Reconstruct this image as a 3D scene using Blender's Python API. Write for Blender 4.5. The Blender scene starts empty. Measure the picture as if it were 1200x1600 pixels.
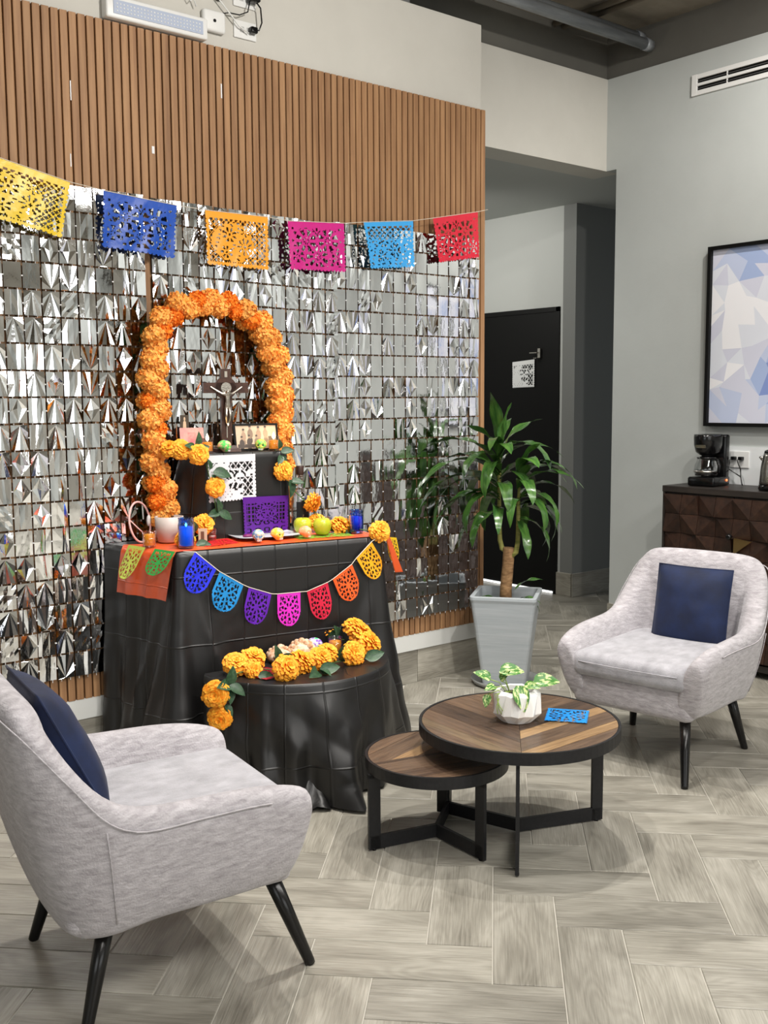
import bpy, bmesh, math, random
from mathutils import Vector, Matrix, noise
PI = math.pi
C = bpy.context.scene.collection
sc = bpy.context.scene

# ---------------------------------------------------------------- camera
YAW, PITCH, ROLL = math.radians(50.62985), math.radians(6.233887), math.radians(0.357382)
fw = Vector((math.cos(YAW)*math.cos(PITCH), math.sin(YAW)*math.cos(PITCH), -math.sin(PITCH)))
rt = Vector((math.sin(YAW), -math.cos(YAW), 0)); dn = fw.cross(rt)
r2 = math.cos(ROLL)*rt + math.sin(ROLL)*dn; d2 = -math.sin(ROLL)*rt + math.cos(ROLL)*dn
cam = bpy.data.cameras.new('camera'); co = bpy.data.objects.new('camera', cam); C.objects.link(co)
mw = Matrix((( r2.x, -d2.x, -fw.x, 0), (r2.y, -d2.y, -fw.y, 0), (r2.z, -d2.z, -fw.z, 1.5), (0, 0, 0, 1)))
co.matrix_world = mw
cam.sensor_width = 36; cam.sensor_fit = 'AUTO'; cam.lens = 36.55; cam.clip_start = .05
sc.camera = co
# ---------------------------------------------------------------- world, lights, exposure
w = bpy.data.worlds.new('world'); sc.world = w; w.use_nodes = True
w.node_tree.nodes['Background'].inputs[0].default_value = (.8, .85, .9, 1)
w.node_tree.nodes['Background'].inputs[1].default_value = .3
sc.view_settings.view_transform = 'Standard'; sc.view_settings.look = 'None'
sc.view_settings.gamma = 1; sc.view_settings.use_curve_mapping = False
sc.view_settings.exposure = 0.15
sc.cycles.use_denoising = True
sc.cycles.max_bounces = 10; sc.cycles.glossy_bounces = 5; sc.cycles.transmission_bounces = 8
sc.cycles.caustics_reflective = False; sc.cycles.caustics_refractive = False
def area(name, loc, target, sx, sy, power, col=(1, .97, .93)):
    l = bpy.data.lights.new(name, 'AREA'); l.shape = 'RECTANGLE'; l.size = sx; l.size_y = sy
    l.energy = power; l.color = col
    o = bpy.data.objects.new(name, l); C.objects.link(o); o.location = loc
    o.rotation_euler = (Vector(target)-Vector(loc)).to_track_quat('-Z', 'Y').to_euler(); return o
def spot(name, loc, target, power, angle=75, blend=.6, rad=.05, col=(1, .96, .9)):
    l = bpy.data.lights.new(name, 'SPOT'); l.energy = power; l.spot_size = math.radians(angle)
    l.spot_blend = blend; l.shadow_soft_size = rad; l.color = col
    o = bpy.data.objects.new(name, l); C.objects.link(o); o.location = loc
    o.rotation_euler = (Vector(target)-Vector(loc)).to_track_quat('-Z', 'Y').to_euler(); return o
area('overhead_fill_light', (.6, -1.0, 3.6), (.6, -1.0, 0), 3.0, .8, 105)  # pair of unseen overhead area lights, added as general fill
area('overhead_fill_light', (3.2, -.8, 3.6), (3.2, -.8, 0), 3.0, .8, 105)
area('side_fill_light', (-3.7, -.5, 1.9), (1, .8, 2.2), 3.4, 2.0, 45, (.95, .98, 1))  # cool fill pair added before the unseen left and rear walls
area('side_fill_light', (1.0, -4.8, 1.9), (1.4, 0, 2.2), 4.0, 2.0, 60, (.95, .98, 1))
spot('track_spot_light', (2.5, 3.05, 3.5), (2.35, 2.0, 0), 175, 100, .6, .035)
spot('track_spot_light', (1.6, 2.5, 3.5), (1.7, 2.1, 0), 125, 100, .6, .035)
spot('track_spot_light', (3.4, 2.9, 3.5), (3.6, 2.3, 0), 150, 100, .6, .035)
spot('track_spot_light', (2.4, .9, 3.55), (2.5, 4.0, 2.3), 240, 115, .9)
spot('track_spot_light', (4.3, 2.2, 3.5), (5.3, 3.1, 2.0), 110, 125, .9)
spot('hall_fill_spot', (4.5, 5.75, 2.8), (5.9, 5.8, 1.2), 60, 150)  # spot added in the hall to brighten the door wall

# ---------------------------------------------------------------- helpers
def srgb(*c):
    if len(c) == 1: c = c[0]
    f = lambda v: (v/12.92 if v <= .04045 else ((v+.055)/1.055)**2.4)
    return tuple(f(x/255) for x in c)+(1,)
def mat(name, col, rough=.5, metal=0, col2=None, nscale=(8, 8, 8), ndetail=4, nlo=.35, nhi=.65, coord='Object',
        bump=0, bscale=None, rnd=0, sheen=0, trans=0, emis=None, estr=0, coat=0, spec=.5, sss=0, ior=1.45, distort=0, alpha=1):
    m = bpy.data.materials.new(name); m.use_nodes = True; nt = m.node_tree; N = nt.nodes; L = nt.links
    b = N['Principled BSDF']; b.inputs['Base Color'].default_value = col
    b.inputs['Roughness'].default_value = rough; b.inputs['Metallic'].default_value = metal
    b.inputs['Specular IOR Level'].default_value = spec; b.inputs['IOR'].default_value = ior
    if sheen: b.inputs['Sheen Weight'].default_value = sheen; b.inputs['Sheen Roughness'].default_value = .4
    if trans: b.inputs['Transmission Weight'].default_value = trans
    if coat: b.inputs['Coat Weight'].default_value = coat; b.inputs['Coat Roughness'].default_value = .08
    if emis: b.inputs['Emission Color'].default_value = emis; b.inputs['Emission Strength'].default_value = estr
    if sss: b.inputs['Subsurface Weight'].default_value = sss; b.inputs['Subsurface Radius'].default_value = (.02, .01, .005)
    if alpha < 1: b.inputs['Alpha'].default_value = alpha
    tc = N.new('ShaderNodeTexCoord'); vec = tc.outputs[coord]
    src = None
    if rnd:
        oi = N.new('ShaderNodeObjectInfo')
        ad = N.new('ShaderNodeVectorMath'); ad.operation = 'MULTIPLY_ADD'
        L.new(oi.outputs['Random'], ad.inputs[0]); ad.inputs[1].default_value = (37, 53, 71); L.new(vec, ad.inputs[2])
        vec = ad.outputs[0]
    if col2 or bump:
        mp = N.new('ShaderNodeMapping'); mp.inputs['Scale'].default_value = nscale; L.new(vec, mp.inputs[0])
        n = N.new('ShaderNodeTexNoise'); n.inputs['Scale'].default_value = 1; n.inputs['Detail'].default_value = ndetail
        n.inputs['Roughness'].default_value = .6; n.inputs['Distortion'].default_value = distort
        L.new(mp.outputs[0], n.inputs['Vector'])
        if col2:
            r = N.new('ShaderNodeValToRGB'); r.color_ramp.elements[0].position = nlo; r.color_ramp.elements[1].position = nhi
            r.color_ramp.elements[0].color = col; r.color_ramp.elements[1].color = col2
            L.new(n.outputs['Fac'], r.inputs[0]); src = r.outputs[0]
        if bump:
            n2 = n
            if bscale:
                mp2 = N.new('ShaderNodeMapping'); mp2.inputs['Scale'].default_value = bscale; L.new(vec, mp2.inputs[0])
                n2 = N.new('ShaderNodeTexNoise'); n2.inputs['Scale'].default_value = 1; n2.inputs['Detail'].default_value = 3
                L.new(mp2.outputs[0], n2.inputs['Vector'])
            bp = N.new('ShaderNodeBump'); bp.inputs['Strength'].default_value = bump; bp.inputs['Distance'].default_value = .01
            L.new(n2.outputs['Fac'], bp.inputs['Height']); L.new(bp.outputs[0], b.inputs['Normal'])
    if rnd:
        mr = N.new('ShaderNodeMapRange'); mr.inputs[3].default_value = 1-rnd; mr.inputs[4].default_value = 1+rnd
        L.new(oi.outputs['Random'], mr.inputs[0])
        mx = N.new('ShaderNodeVectorMath'); mx.operation = 'SCALE'
        if src: L.new(src, mx.inputs[0])
        else: mx.inputs[0].default_value = col[:3]
        L.new(mr.outputs[0], mx.inputs['Scale']); src = mx.outputs[0]
    if src: L.new(src, b.inputs['Base Color'])
    return m
class MB:
    def __init__(s): s.v = []; s.f = []; s.mi = []; s.uv = []; s.cur = 0; s.sm = []
    def face(s, idx, smooth=False): s.f.append(idx); s.mi.append(s.cur); s.sm.append(smooth)
    def box(s, a, b, taper=0):
        x0, y0, z0 = a; x1, y1, z1 = b; n = len(s.v); t = taper
        s.v += [(x0, y0, z0), (x1, y0, z0), (x1, y1, z0), (x0, y1, z0), (x0+t, y0+t, z1), (x1-t, y0+t, z1), (x1-t, y1-t, z1), (x0+t, y1-t, z1)]
        for q in ((3, 2, 1, 0), (4, 5, 6, 7), (0, 1, 5, 4), (1, 2, 6, 5), (2, 3, 7, 6), (3, 0, 4, 7)): s.face([n+i for i in q])
    def rings(s, rings, cap0=True, cap1=True, smooth=True, closed=True):
        n0 = len(s.v); m = len(rings[0])
        for r in rings: s.v += [tuple(p) for p in r]
        for j in range(len(rings)-1):
            for i in range(m if closed else m-1):
                k = (i+1) % m
                s.face([n0+j*m+i, n0+j*m+k, n0+(j+1)*m+k, n0+(j+1)*m+i], smooth)
        if cap0: s.face([n0+i for i in reversed(range(m))])
        if cap1: s.face([n0+(len(rings)-1)*m+i for i in range(m)])
    def lathe(s, prof, n=24, c=(0, 0, 0), cap0=True, cap1=True, smooth=True):
        s.rings([[(c[0]+r*math.cos(2*PI*i/n), c[1]+r*math.sin(2*PI*i/n), c[2]+z) for i in range(n)] for r, z in prof], cap0, cap1, smooth)
    def tube(s, pts, rad, n=8, cap=True):
        pts = [Vector(p) for p in pts]; rr = rad if isinstance(rad, (list, tuple)) else [rad]*len(pts)
        rings = []; up = Vector((0, 0, 1))
        u = None
        for i, p in enumerate(pts):
            t = (pts[min(i+1, len(pts)-1)]-pts[max(i-1, 0)]).normalized()
            if u is None:
                u = t.cross(up)
                if u.length < .05: u = t.cross(Vector((1, 0, 0)))
            u = (u-t*u.dot(t)).normalized(); v = t.cross(u)
            rings.append([p+(u*math.cos(2*PI*k/n)+v*math.sin(2*PI*k/n))*rr[i] for k in range(n)])
        s.rings(rings, cap, cap)
    def bar(s, p, q, wid, hgt):      # flat bar from p to q, width horizontal, height along z (or perpendicular)
        p = Vector(p); q = Vector(q); t = (q-p).normalized(); side = Vector((-t.y, t.x, 0))
        if side.length < .1: side = Vector((1, 0, 0))
        side.normalize(); h = t.cross(side).normalized(); n = len(s.v)
        for c in (p, q):
            for a, b in ((-1, -1), (1, -1), (1, 1), (-1, 1)): s.v.append(tuple(c+side*a*wid/2+h*b*hgt/2))
        for qd in ((3, 2, 1, 0), (4, 5, 6, 7), (0, 1, 5, 4), (1, 2, 6, 5), (2, 3, 7, 6), (3, 0, 4, 7)): s.face([n+i for i in qd])
    def poly_prism(s, poly, z0, z1):
        n = len(s.v); m = len(poly)
        s.v += [(x, y, z0) for x, y in poly]+[(x, y, z1) for x, y in poly]
        s.face([n+i for i in reversed(range(m))]); s.face([n+m+i for i in range(m)])
        for i in range(m): s.face([n+i, n+(i+1) % m, n+m+(i+1) % m, n+m+i])
    def grid(s, fn, nu, nv, smooth=True, flip=False, closed_u=False):
        n = len(s.v); mu = nu if closed_u else nu+1
        for j in range(nv+1):
            for i in range(mu): s.v.append(tuple(fn(i/nu, j/nv)))
        for j in range(nv):
            for i in range(nu):
                k = (i+1) % mu
                q = [n+j*mu+i, n+j*mu+k, n+(j+1)*mu+k, n+(j+1)*mu+i]
                s.face(q[::-1] if flip else q, smooth)
    def sphere(s, c, r, nu=16, nv=10, sq=(1, 1, 1)):
        s.grid(lambda u, v: (c[0]+r*sq[0]*math.sin(PI*v)*math.cos(2*PI*u), c[1]+r*sq[1]*math.sin(PI*v)*math.sin(2*PI*u), c[2]-r*sq[2]*math.cos(PI*v)), nu, nv, True, False, True)
    def add(s, o, M=None):
        n = len(s.v); s.v += [tuple(M @ Vector(p)) if M else p for p in o.v]
        for f, mi, sm in zip(o.f, o.mi, o.sm): s.f.append([n+i for i in f]); s.mi.append(mi); s.sm.append(sm)
    def shift(s, d): s.v = [(a+d[0], b+d[1], c+d[2]) for a, b, c in s.v]; return s
    def xf(s, M): s.v = [tuple(M @ Vector(p)) for p in s.v]; return s
    def mesh(s, name, mats, uvfn=None):
        me = bpy.data.meshes.new(name); me.from_pydata([tuple(p) for p in s.v], [], s.f)
        for m in (mats if isinstance(mats, (list, tuple)) else [mats]): me.materials.append(m)
        me.polygons.foreach_set('material_index', s.mi); me.polygons.foreach_set('use_smooth', s.sm)
        if uvfn:
            uv = me.uv_layers.new(name='UVMap')
            for l in me.loops: uv.data[l.index].uv = uvfn(l.vertex_index, s.v[l.vertex_index])
        me.update(); return me
    def build(s, name, mats, parent=None, loc=(0, 0, 0), rot=(0, 0, 0), uvfn=None):
        return put(name, s.mesh(name, mats, uvfn), parent, loc, rot)
def put(name, me, parent=None, loc=(0, 0, 0), rot=(0, 0, 0), scale=None):
    o = bpy.data.objects.new(name, me); C.objects.link(o); o.location = loc; o.rotation_euler = rot
    if scale: o.scale = scale if isinstance(scale, (list, tuple)) else (scale,)*3
    if parent: o.parent = parent
    return o
def tag(o, label, cat, group=None):
    o['label'] = label; o['category'] = cat
    if group: o['group'] = group
    return o
def thing(name, label, cat, loc=(0, 0, 0), rz=0, group=None):
    o = bpy.data.objects.new(name, None); C.objects.link(o); o.location = loc; o.rotation_euler = (0, 0, rz)
    o.empty_display_size = .05
    return tag(o, label, cat, group)
def struct(o): o['kind'] = 'structure'; return o
def stuff(o): o['kind'] = 'stuff'; return o
def bevel(o, wd=.004, seg=2):
    m = o.modifiers.new('bevel', 'BEVEL'); m.width = wd; m.segments = seg; m.limit_method = 'ANGLE'; return o
def subsurf(o, lv=2):
    m = o.modifiers.new('subsurf', 'SUBSURF'); m.levels = lv; m.render_levels = lv; return o
def lerp(a, b, t): return a+(b-a)*t
def smooth(o):
    for p in o.data.polygons: p.use_smooth = True
    return o
R = random.Random(7)

# ---------------------------------------------------------------- materials
m_wall = mat('warm_white_paint', srgb(201, 198, 190), .85, col2=srgb(196, 193, 185), nscale=(3, 3, 3), bump=.05, bscale=(60, 60, 60))
m_wallg = mat('grey_paint', srgb(186, 190, 188), .85, col2=srgb(182, 186, 184), nscale=(3, 3, 3), bump=.05, bscale=(60, 60, 60))
m_hall = mat('hall_grey_paint', srgb(176, 179, 176), .85)
m_dark = mat('dark_grey_paint', srgb(98, 96, 90), .9, col2=srgb(90, 88, 83), nscale=(2, 2, 2))
m_conc = mat('raw_concrete', srgb(110, 102, 90), .9, col2=srgb(150, 143, 130), nscale=(1.6, 3.2, 2), ndetail=8, nlo=.3, nhi=.7, bump=.4, bscale=(18, 18, 18))
m_slat = mat('oak_slat', srgb(140, 102, 70), .6, col2=srgb(170, 130, 92), nscale=(45, 45, 2.2), ndetail=5, rnd=.07, bump=.1)
m_groove = mat('slat_groove', srgb(46, 28, 18), .8)
m_wtrim = mat('white_trim', srgb(216, 217, 214), .5)
m_grout = mat('pale_grout', srgb(190, 186, 176), .9)
m_black = mat('black_paint', srgb(8, 8, 8), .5, spec=.25)
m_bmetal = mat('black_powder_coat', srgb(24, 24, 26), .42, col2=srgb(30, 30, 32), nscale=(80, 80, 80), bump=.04, spec=.4)
m_bgloss = mat('black_gloss_plastic', srgb(12, 12, 13), .18)
m_lwood = mat('black_lacquer_leg', srgb(14, 13, 13), .25)
m_white = mat('white_plastic', srgb(228, 228, 226), .4)
def thinglass(name, tint, refl=.5, dens=1.0):
    m = bpy.data.materials.new(name); m.use_nodes = True; nt = m.node_tree; N = nt.nodes; L = nt.links
    N.remove(N['Principled BSDF']); t = N.new('ShaderNodeBsdfTransparent'); t.inputs[0].default_value = tint
    g = N.new('ShaderNodeBsdfGlossy'); g.inputs['Roughness'].default_value = .03
    lw = N.new('ShaderNodeLayerWeight'); lw.inputs[0].default_value = refl
    mu = N.new('ShaderNodeMath'); mu.operation = 'MULTIPLY_ADD'; mu.inputs[1].default_value = .75*dens; mu.inputs[2].default_value = .03
    L.new(lw.outputs['Facing'], mu.inputs[0]); mx = N.new('ShaderNodeMixShader'); L.new(mu.outputs[0], mx.inputs[0]); L.new(t.outputs[0], mx.inputs[1]); L.new(g.outputs[0], mx.inputs[2])
    L.new(mx.outputs[0], N['Material Output'].inputs[0]); return m
m_glass = thinglass('clear_glass', (.95, .96, .96, 1), .35)
m_steel = mat('brushed_steel', srgb(190, 186, 180), .22, 1, col2=srgb(165, 161, 155), nscale=(2, 2, 60))
m_chair = mat('pale_grey_chenille', srgb(142, 137, 141), .9, col2=srgb(194, 190, 194), nscale=(26, 26, 95), ndetail=12, nlo=.24, nhi=.72, bump=.3, bscale=(190, 190, 190), sheen=.35, distort=.5)
m_seatf = mat('smooth_grey_chenille', srgb(150, 149, 154), .9, col2=srgb(184, 183, 189), nscale=(14, 20, 20), ndetail=8, nlo=.3, nhi=.7, bump=.2, bscale=(220, 220, 220), sheen=.35)
m_navy = mat('navy_velvet', srgb(8, 20, 48), .75, col2=srgb(14, 32, 70), nscale=(9, 9, 9), bump=.15, bscale=(14, 14, 14), sheen=.08)
m_pot = mat('grey_planter', srgb(164, 171, 176), .5, col2=srgb(178, 184, 188), nscale=(3, 3, 55), bump=.12)
m_soil = mat('dark_soil', srgb(45, 38, 30), .95, bump=.5, bscale=(80, 80, 80))
m_bark = mat('cane_bark', srgb(120, 88, 58), .85, col2=srgb(168, 132, 92), nscale=(25, 25, 70), bump=.5)
m_shoot = mat('green_shoot', srgb(120, 128, 58), .6, col2=srgb(165, 158, 88), nscale=(10, 10, 130), bump=.3)
m_leaf = mat('dracaena_leaf', srgb(44, 82, 36), .24, col2=srgb(78, 116, 50), nscale=(3, 30, 3), rnd=.3, coat=.3)
m_gleaf = mat('garland_leaf', srgb(38, 66, 44), .4, col2=srgb(66, 96, 66), nscale=(6, 9, 6), rnd=.15)
m_pothos = mat('variegated_leaf', srgb(62, 116, 48), .35, col2=srgb(206, 220, 150), nscale=(4, 13, 5), nlo=.5, nhi=.6, rnd=.1)
m_cer = mat('white_ceramic', srgb(238, 238, 236), .35)
m_porc = mat('white_plate_glaze', srgb(226, 228, 234), .15)
m_or1 = mat('pale_orange_petal', srgb(255, 162, 58), .7, col2=srgb(255, 194, 104), nscale=(4, 4, 4), rnd=.1, sss=.0)
m_or2 = mat('deep_orange_petal', srgb(248, 120, 14), .7, col2=srgb(252, 148, 40), nscale=(4, 4, 4), rnd=.06)
m_mari = mat('marigold_petal', srgb(252, 146, 18), .65, col2=srgb(255, 190, 60), nscale=(4, 4, 4), rnd=.06)
m_green = mat('stem_green', srgb(74, 108, 50), .6)
def papermat(n, c, rough=.42, trans=0): return mat(n, srgb(c), rough, coat=.15)
m_foil = mat('silver_foil', (.9, .91, .92, 1), .06, 1, bump=.06, bscale=(40, 40, 18), rnd=.05)
m_clip = mat('clear_clip', srgb(235, 235, 235), .3)
m_navyw = mat('dark_walnut', srgb(52, 30, 22), .4, col2=srgb(74, 44, 30), nscale=(60, 10, 60))
# tile: procedural wood-look porcelain, UV in metres along the plank
def tilemat():
    m = bpy.data.materials.new('wood_look_tile'); m.use_nodes = True; nt = m.node_tree; N = nt.nodes; L = nt.links
    b = N['Principled BSDF']; b.inputs['Roughness'].default_value = .34
    uv = N.new('ShaderNodeTexCoord'); oi = N.new('ShaderNodeObjectInfo')
    ad = N.new('ShaderNodeVectorMath'); ad.operation = 'MULTIPLY_ADD'
    L.new(oi.outputs['Random'], ad.inputs[0]); ad.inputs[1].default_value = (31, 47, 13); L.new(uv.outputs['UV'], ad.inputs[2])
    def noise(sx, sy, det, dist=0):
        mp = N.new('ShaderNodeMapping'); mp.inputs['Scale'].default_value = (sx, sy, 1); L.new(ad.outputs[0], mp.inputs[0])
        n = N.new('ShaderNodeTexNoise'); n.inputs['Scale'].default_value = 1; n.inputs['Detail'].default_value = det
        n.inputs['Distortion'].default_value = dist; L.new(mp.outputs[0], n.inputs['Vector']); return n.outputs['Fac']
    grain = noise(9, 230, 8, .2); cloud = noise(2.6, 8, 5, .8)
    # growth-ring figure
    mp = N.new('ShaderNodeMapping'); mp.inputs['Scale'].default_value = (1.5, 9, 1); L.new(ad.outputs[0], mp.inputs[0])
    n3 = N.new('ShaderNodeTexNoise'); n3.inputs['Scale'].default_value = 1.2; n3.inputs['Detail'].default_value = 1; L.new(mp.outputs[0], n3.inputs['Vector'])
    mu = N.new('ShaderNodeMath'); mu.operation = 'MULTIPLY'; mu.inputs[1].default_value = 95; L.new(n3.outputs['Fac'], mu.inputs[0])
    si = N.new('ShaderNodeMath'); si.operation = 'SINE'; L.new(mu.outputs[0], si.inputs[0])
    def mixf(a, bb, f):
        x = N.new('ShaderNodeMix'); x.data_type = 'FLOAT'
        for sck, v in ((x.inputs[0], f), (x.inputs[2], a), (x.inputs[3], bb)):
            if isinstance(v, (int, float)): sck.default_value = v
            else: L.new(v, sck)
        return x.outputs[0]
    def mr(v, a, bb, c, d):
        x = N.new('ShaderNodeMapRange'); L.new(v, x.inputs[0])
        for i, k in enumerate((a, bb, c, d)): x.inputs[i+1].default_value = k
        return x.outputs[0]
    ring = mr(si.outputs[0], -1, 1, .35, .62)
    v = mixf(mr(grain, .25, .75, 0, 1), mr(cloud, .3, .7, 0, 1), .58)
    v = mixf(v, ring, mr(n3.outputs['Fac'], .4, .6, .1, .42))
    ramp = N.new('ShaderNodeValToRGB'); e = ramp.color_ramp.elements
    e[0].position = .15; e[0].color = srgb(112, 108, 98); e[1].position = .85; e[1].color = srgb(184, 180, 169)
    k = ramp.color_ramp.elements.new(.5); k.color = srgb(152, 148, 137)
    L.new(v, ramp.inputs[0])
    sc2 = N.new('ShaderNodeVectorMath'); sc2.operation = 'SCALE'; L.new(ramp.outputs[0], sc2.inputs[0])
    L.new(mr(oi.outputs['Random'], 0, 1, .82, 1.12), sc2.inputs['Scale']); L.new(sc2.outputs[0], b.inputs['Base Color'])
    bp = N.new('ShaderNodeBump'); bp.inputs['Strength'].default_value = .25; bp.inputs['Distance'].default_value = .004
    L.new(grain, bp.inputs['Height']); L.new(bp.outputs[0], b.inputs['Normal'])
    return m
m_tile = tilemat()
def clothmat(name, base, rough, period, lo=.0):
    m = bpy.data.materials.new(name); m.use_nodes = True; nt = m.node_tree; N = nt.nodes; L = nt.links
    b = N['Principled BSDF']; b.inputs['Base Color'].default_value = base; b.inputs['Roughness'].default_value = rough
    b.inputs['Specular IOR Level'].default_value = .6
    tc = N.new('ShaderNodeTexCoord'); sp = N.new('ShaderNodeSeparateXYZ'); L.new(tc.outputs['UV'], sp.inputs[0])
    hs = []
    for i, pr in enumerate(period):
        d = N.new('ShaderNodeMath'); d.operation = 'PINGPONG'; L.new(sp.outputs[i], d.inputs[0]); d.inputs[1].default_value = pr/2
        r = N.new('ShaderNodeMapRange'); r.interpolation_type = 'SMOOTHSTEP'; L.new(d.outputs[0], r.inputs[0])
        r.inputs[1].default_value = 0; r.inputs[2].default_value = .005; r.inputs[3].default_value = 1; r.inputs[4].default_value = 0
        hs.append(r.outputs[0])
    mx = N.new('ShaderNodeMath'); mx.operation = 'MAXIMUM'; L.new(hs[0], mx.inputs[0]); L.new(hs[1], mx.inputs[1])
    n = N.new('ShaderNodeTexNoise'); n.inputs['Scale'].default_value = 9; n.inputs['Detail'].default_value = 4; L.new(tc.outputs['Object'], n.inputs['Vector'])
    mu = N.new('ShaderNodeMath'); mu.operation = 'MULTIPLY_ADD'; L.new(n.outputs['Fac'], mu.inputs[0]); mu.inputs[1].default_value = .9; L.new(mx.outputs[0], mu.inputs[2])
    bp = N.new('ShaderNodeBump'); bp.inputs['Strength'].default_value = .5; bp.inputs['Distance'].default_value = .004
    L.new(mu.outputs[0], bp.inputs['Height']); L.new(bp.outputs[0], b.inputs['Normal'])
    return m
m_cloth = clothmat('black_plastic_sheet', srgb(18, 17, 17), .42, (.142, .27))
m_runner = clothmat('orange_plastic_sheet', srgb(226, 92, 42), .3, (.2, .2))

# ================================================================ SETTING
YW = 4.08; XR = 5.32; YB = 4.275; XD = 6.0; YH = 5.085; ZT = 3.45; ZH = 2.9
def wall(name, a, b, m, parent=None):
    q = MB(); q.box(a, b); return struct(q.build(name, m, parent)) if not parent else q.build(name, m, parent)
# floor: grout bed and single herringbone tiles
fl = MB(); fl.box((-4, -5, -.05), (9, 8, -.003)); floor = struct(fl.build('floor', m_grout))
TW, TL, TA = .18186, .49435, -.7933003
TO = Vector((1.81465, 1.78295))
eu = Vector((math.cos(TA), math.sin(TA))); ev = Vector((-math.sin(TA), math.cos(TA)))
def tile_mb(L_, W_, g=.0035, th=.007, ch=.0015):
    q = MB(); x0, y0, x1, y1 = -L_/2+g/2, -W_/2+g/2, L_/2-g/2, W_/2-g/2; c = ch
    q.rings([[(x0, y0, -th), (x1, y0, -th), (x1, y1, -th), (x0, y1, -th)], [(x0, y0, -c), (x1, y0, -c), (x1, y1, -c), (x0, y1, -c)],
             [(x0+c, y0+c, 0), (x1-c, y0+c, 0), (x1-c, y1-c, 0), (x0+c, y1-c, 0)]], False, True, False)
    return q
tmesh = [tile_mb(TL, TW).mesh('tile', m_tile, (lambda k: (lambda i, p: (p[0]+k*3.1, p[1]+k*1.7)))(k)) for k in range(6)]
tiles = []
fdir = Vector((fw.x, fw.y)).normalized(); sdir = Vector((rt.x, rt.y))
for a in range(-30, 31):
    for b in range(-14, 15):
        for kind in (0, 1):
            if kind == 0: c = Vector((.5*TW, .5*TL))
            else: c = Vector((TW+.5*TL, TL-.5*TW))
            c = c+Vector((a*TW+b*(TW+TL), -a*TW+b*(TL-TW)))
            p = TO+eu*c.x+ev*c.y
            dep = p.dot(fdir); lat = p.dot(sdir)
            ok = (p.y < YW+.05 and p.x < XR+.1) or (4.0 < p.x < 6.0 and p.y >= YW and p.y < 6.2) or (5.3 < p.x < 7 and 4.1 < p.y < 5.1)
            if ok and -1.5 < dep < 8.5 and -4 < p.x and p.y > -4 and abs(lat) < 1.2+.75*max(dep, 0):
                vis = abs(lat) < .30+.38*dep and dep > 1.75
                tiles.append((0 if vis else 1, dep, p, kind))
tiles.sort(key=lambda t: (t[0], t[1]))
field = MB(); fuv = {}
for i, (vis, dep, p, kind) in enumerate(tiles):
    ang = TA+(PI/2 if kind == 0 else 0)
    if i < 290 and vis == 0:
        put('tile', R.choice(tmesh), floor, (p.x, p.y, R.uniform(-.0005, .0004)), (R.uniform(-.0008, .0008), R.uniform(-.0008, .0008), ang))
    else:
        t = tile_mb(TL, TW); n = len(field.v); ox, oy = R.uniform(0, 60), R.uniform(0, 60)
        for k, q in enumerate(t.v): fuv[n+k] = (q[0]+ox, q[1]+oy)
        field.add(t, Matrix.Translation((p.x, p.y, 0)) @ Matrix.Rotation(ang, 4, 'Z'))
stuff(field.build('tile_field', m_tile, floor, uvfn=lambda i, p: fuv[i]))
# slat wall
wl = wall('wall_left', (-4, YW+.006, 0), (4.035, YW+.26, ZT), m_wall)
wall('wall_left_end', (4.02, YW+.26, 0), (4.035, 6.4, ZT), m_hall)
gb = MB(); gb.box((-.2, YW-.002, .262), (4.048, YW+.006, 3.013)); gb.build('slat_backing', m_groove, wl)
sl = MB()
pr = [(-.0168, 0), (-.0168, -.015), (-.0158, -.0165), (.0100, -.0175), (.0142, -.0135), (.0146, 0)]
sl.rings([[(x, y, 0) for x, y in pr], [(x, y, 2.75) for x, y in pr]], True, True, False)
slm = sl.mesh('slat', m_slat)
x = 4.05-.017
while x > .45:
    put('slat', slm, wl, (x, YW-.002, .263)); x -= .0365
t = MB(); t.box((-4, YW-.017, .177), (4.05, YW+.004, .2625)); struct(t.build('trim_1', m_wtrim))
bl = MB(); bl.box((-4, YW-.004, 0), (4.05, YW+.004, .1765)); bl = struct(bl.build('baseboard_left', m_grout))
def base_tile(L_, H_, seed):
    q = MB(); q.box((.0015, -.008, .001), (L_-.0015, 0, H_-.001)); ox = seed*2.3
    return q.mesh('tile', m_tile, lambda i, p: (p[0]+ox, p[2]+ox*.7))
bt = [base_tile(.494, .1755, k+9) for k in range(3)]
for i in range(10): put('tile', bt[i % 3], bl, (3.562-.494*i, YW-.004, 0))
# tape scraps left on the slats
tp = MB()
for px_, pz_, dx, dz in ((1.747, 2.675, .004, .075), (1.737, 2.42, .004, .05), (2.43, 2.80, .006, .06), (2.093, 2.52, .012, .03)):
    tp.box((px_, YW-.0215, pz_), (px_+dx, YW-.0205, pz_+dz))
stuff(tp.build('tape_residue', m_clip, wl))
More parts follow.
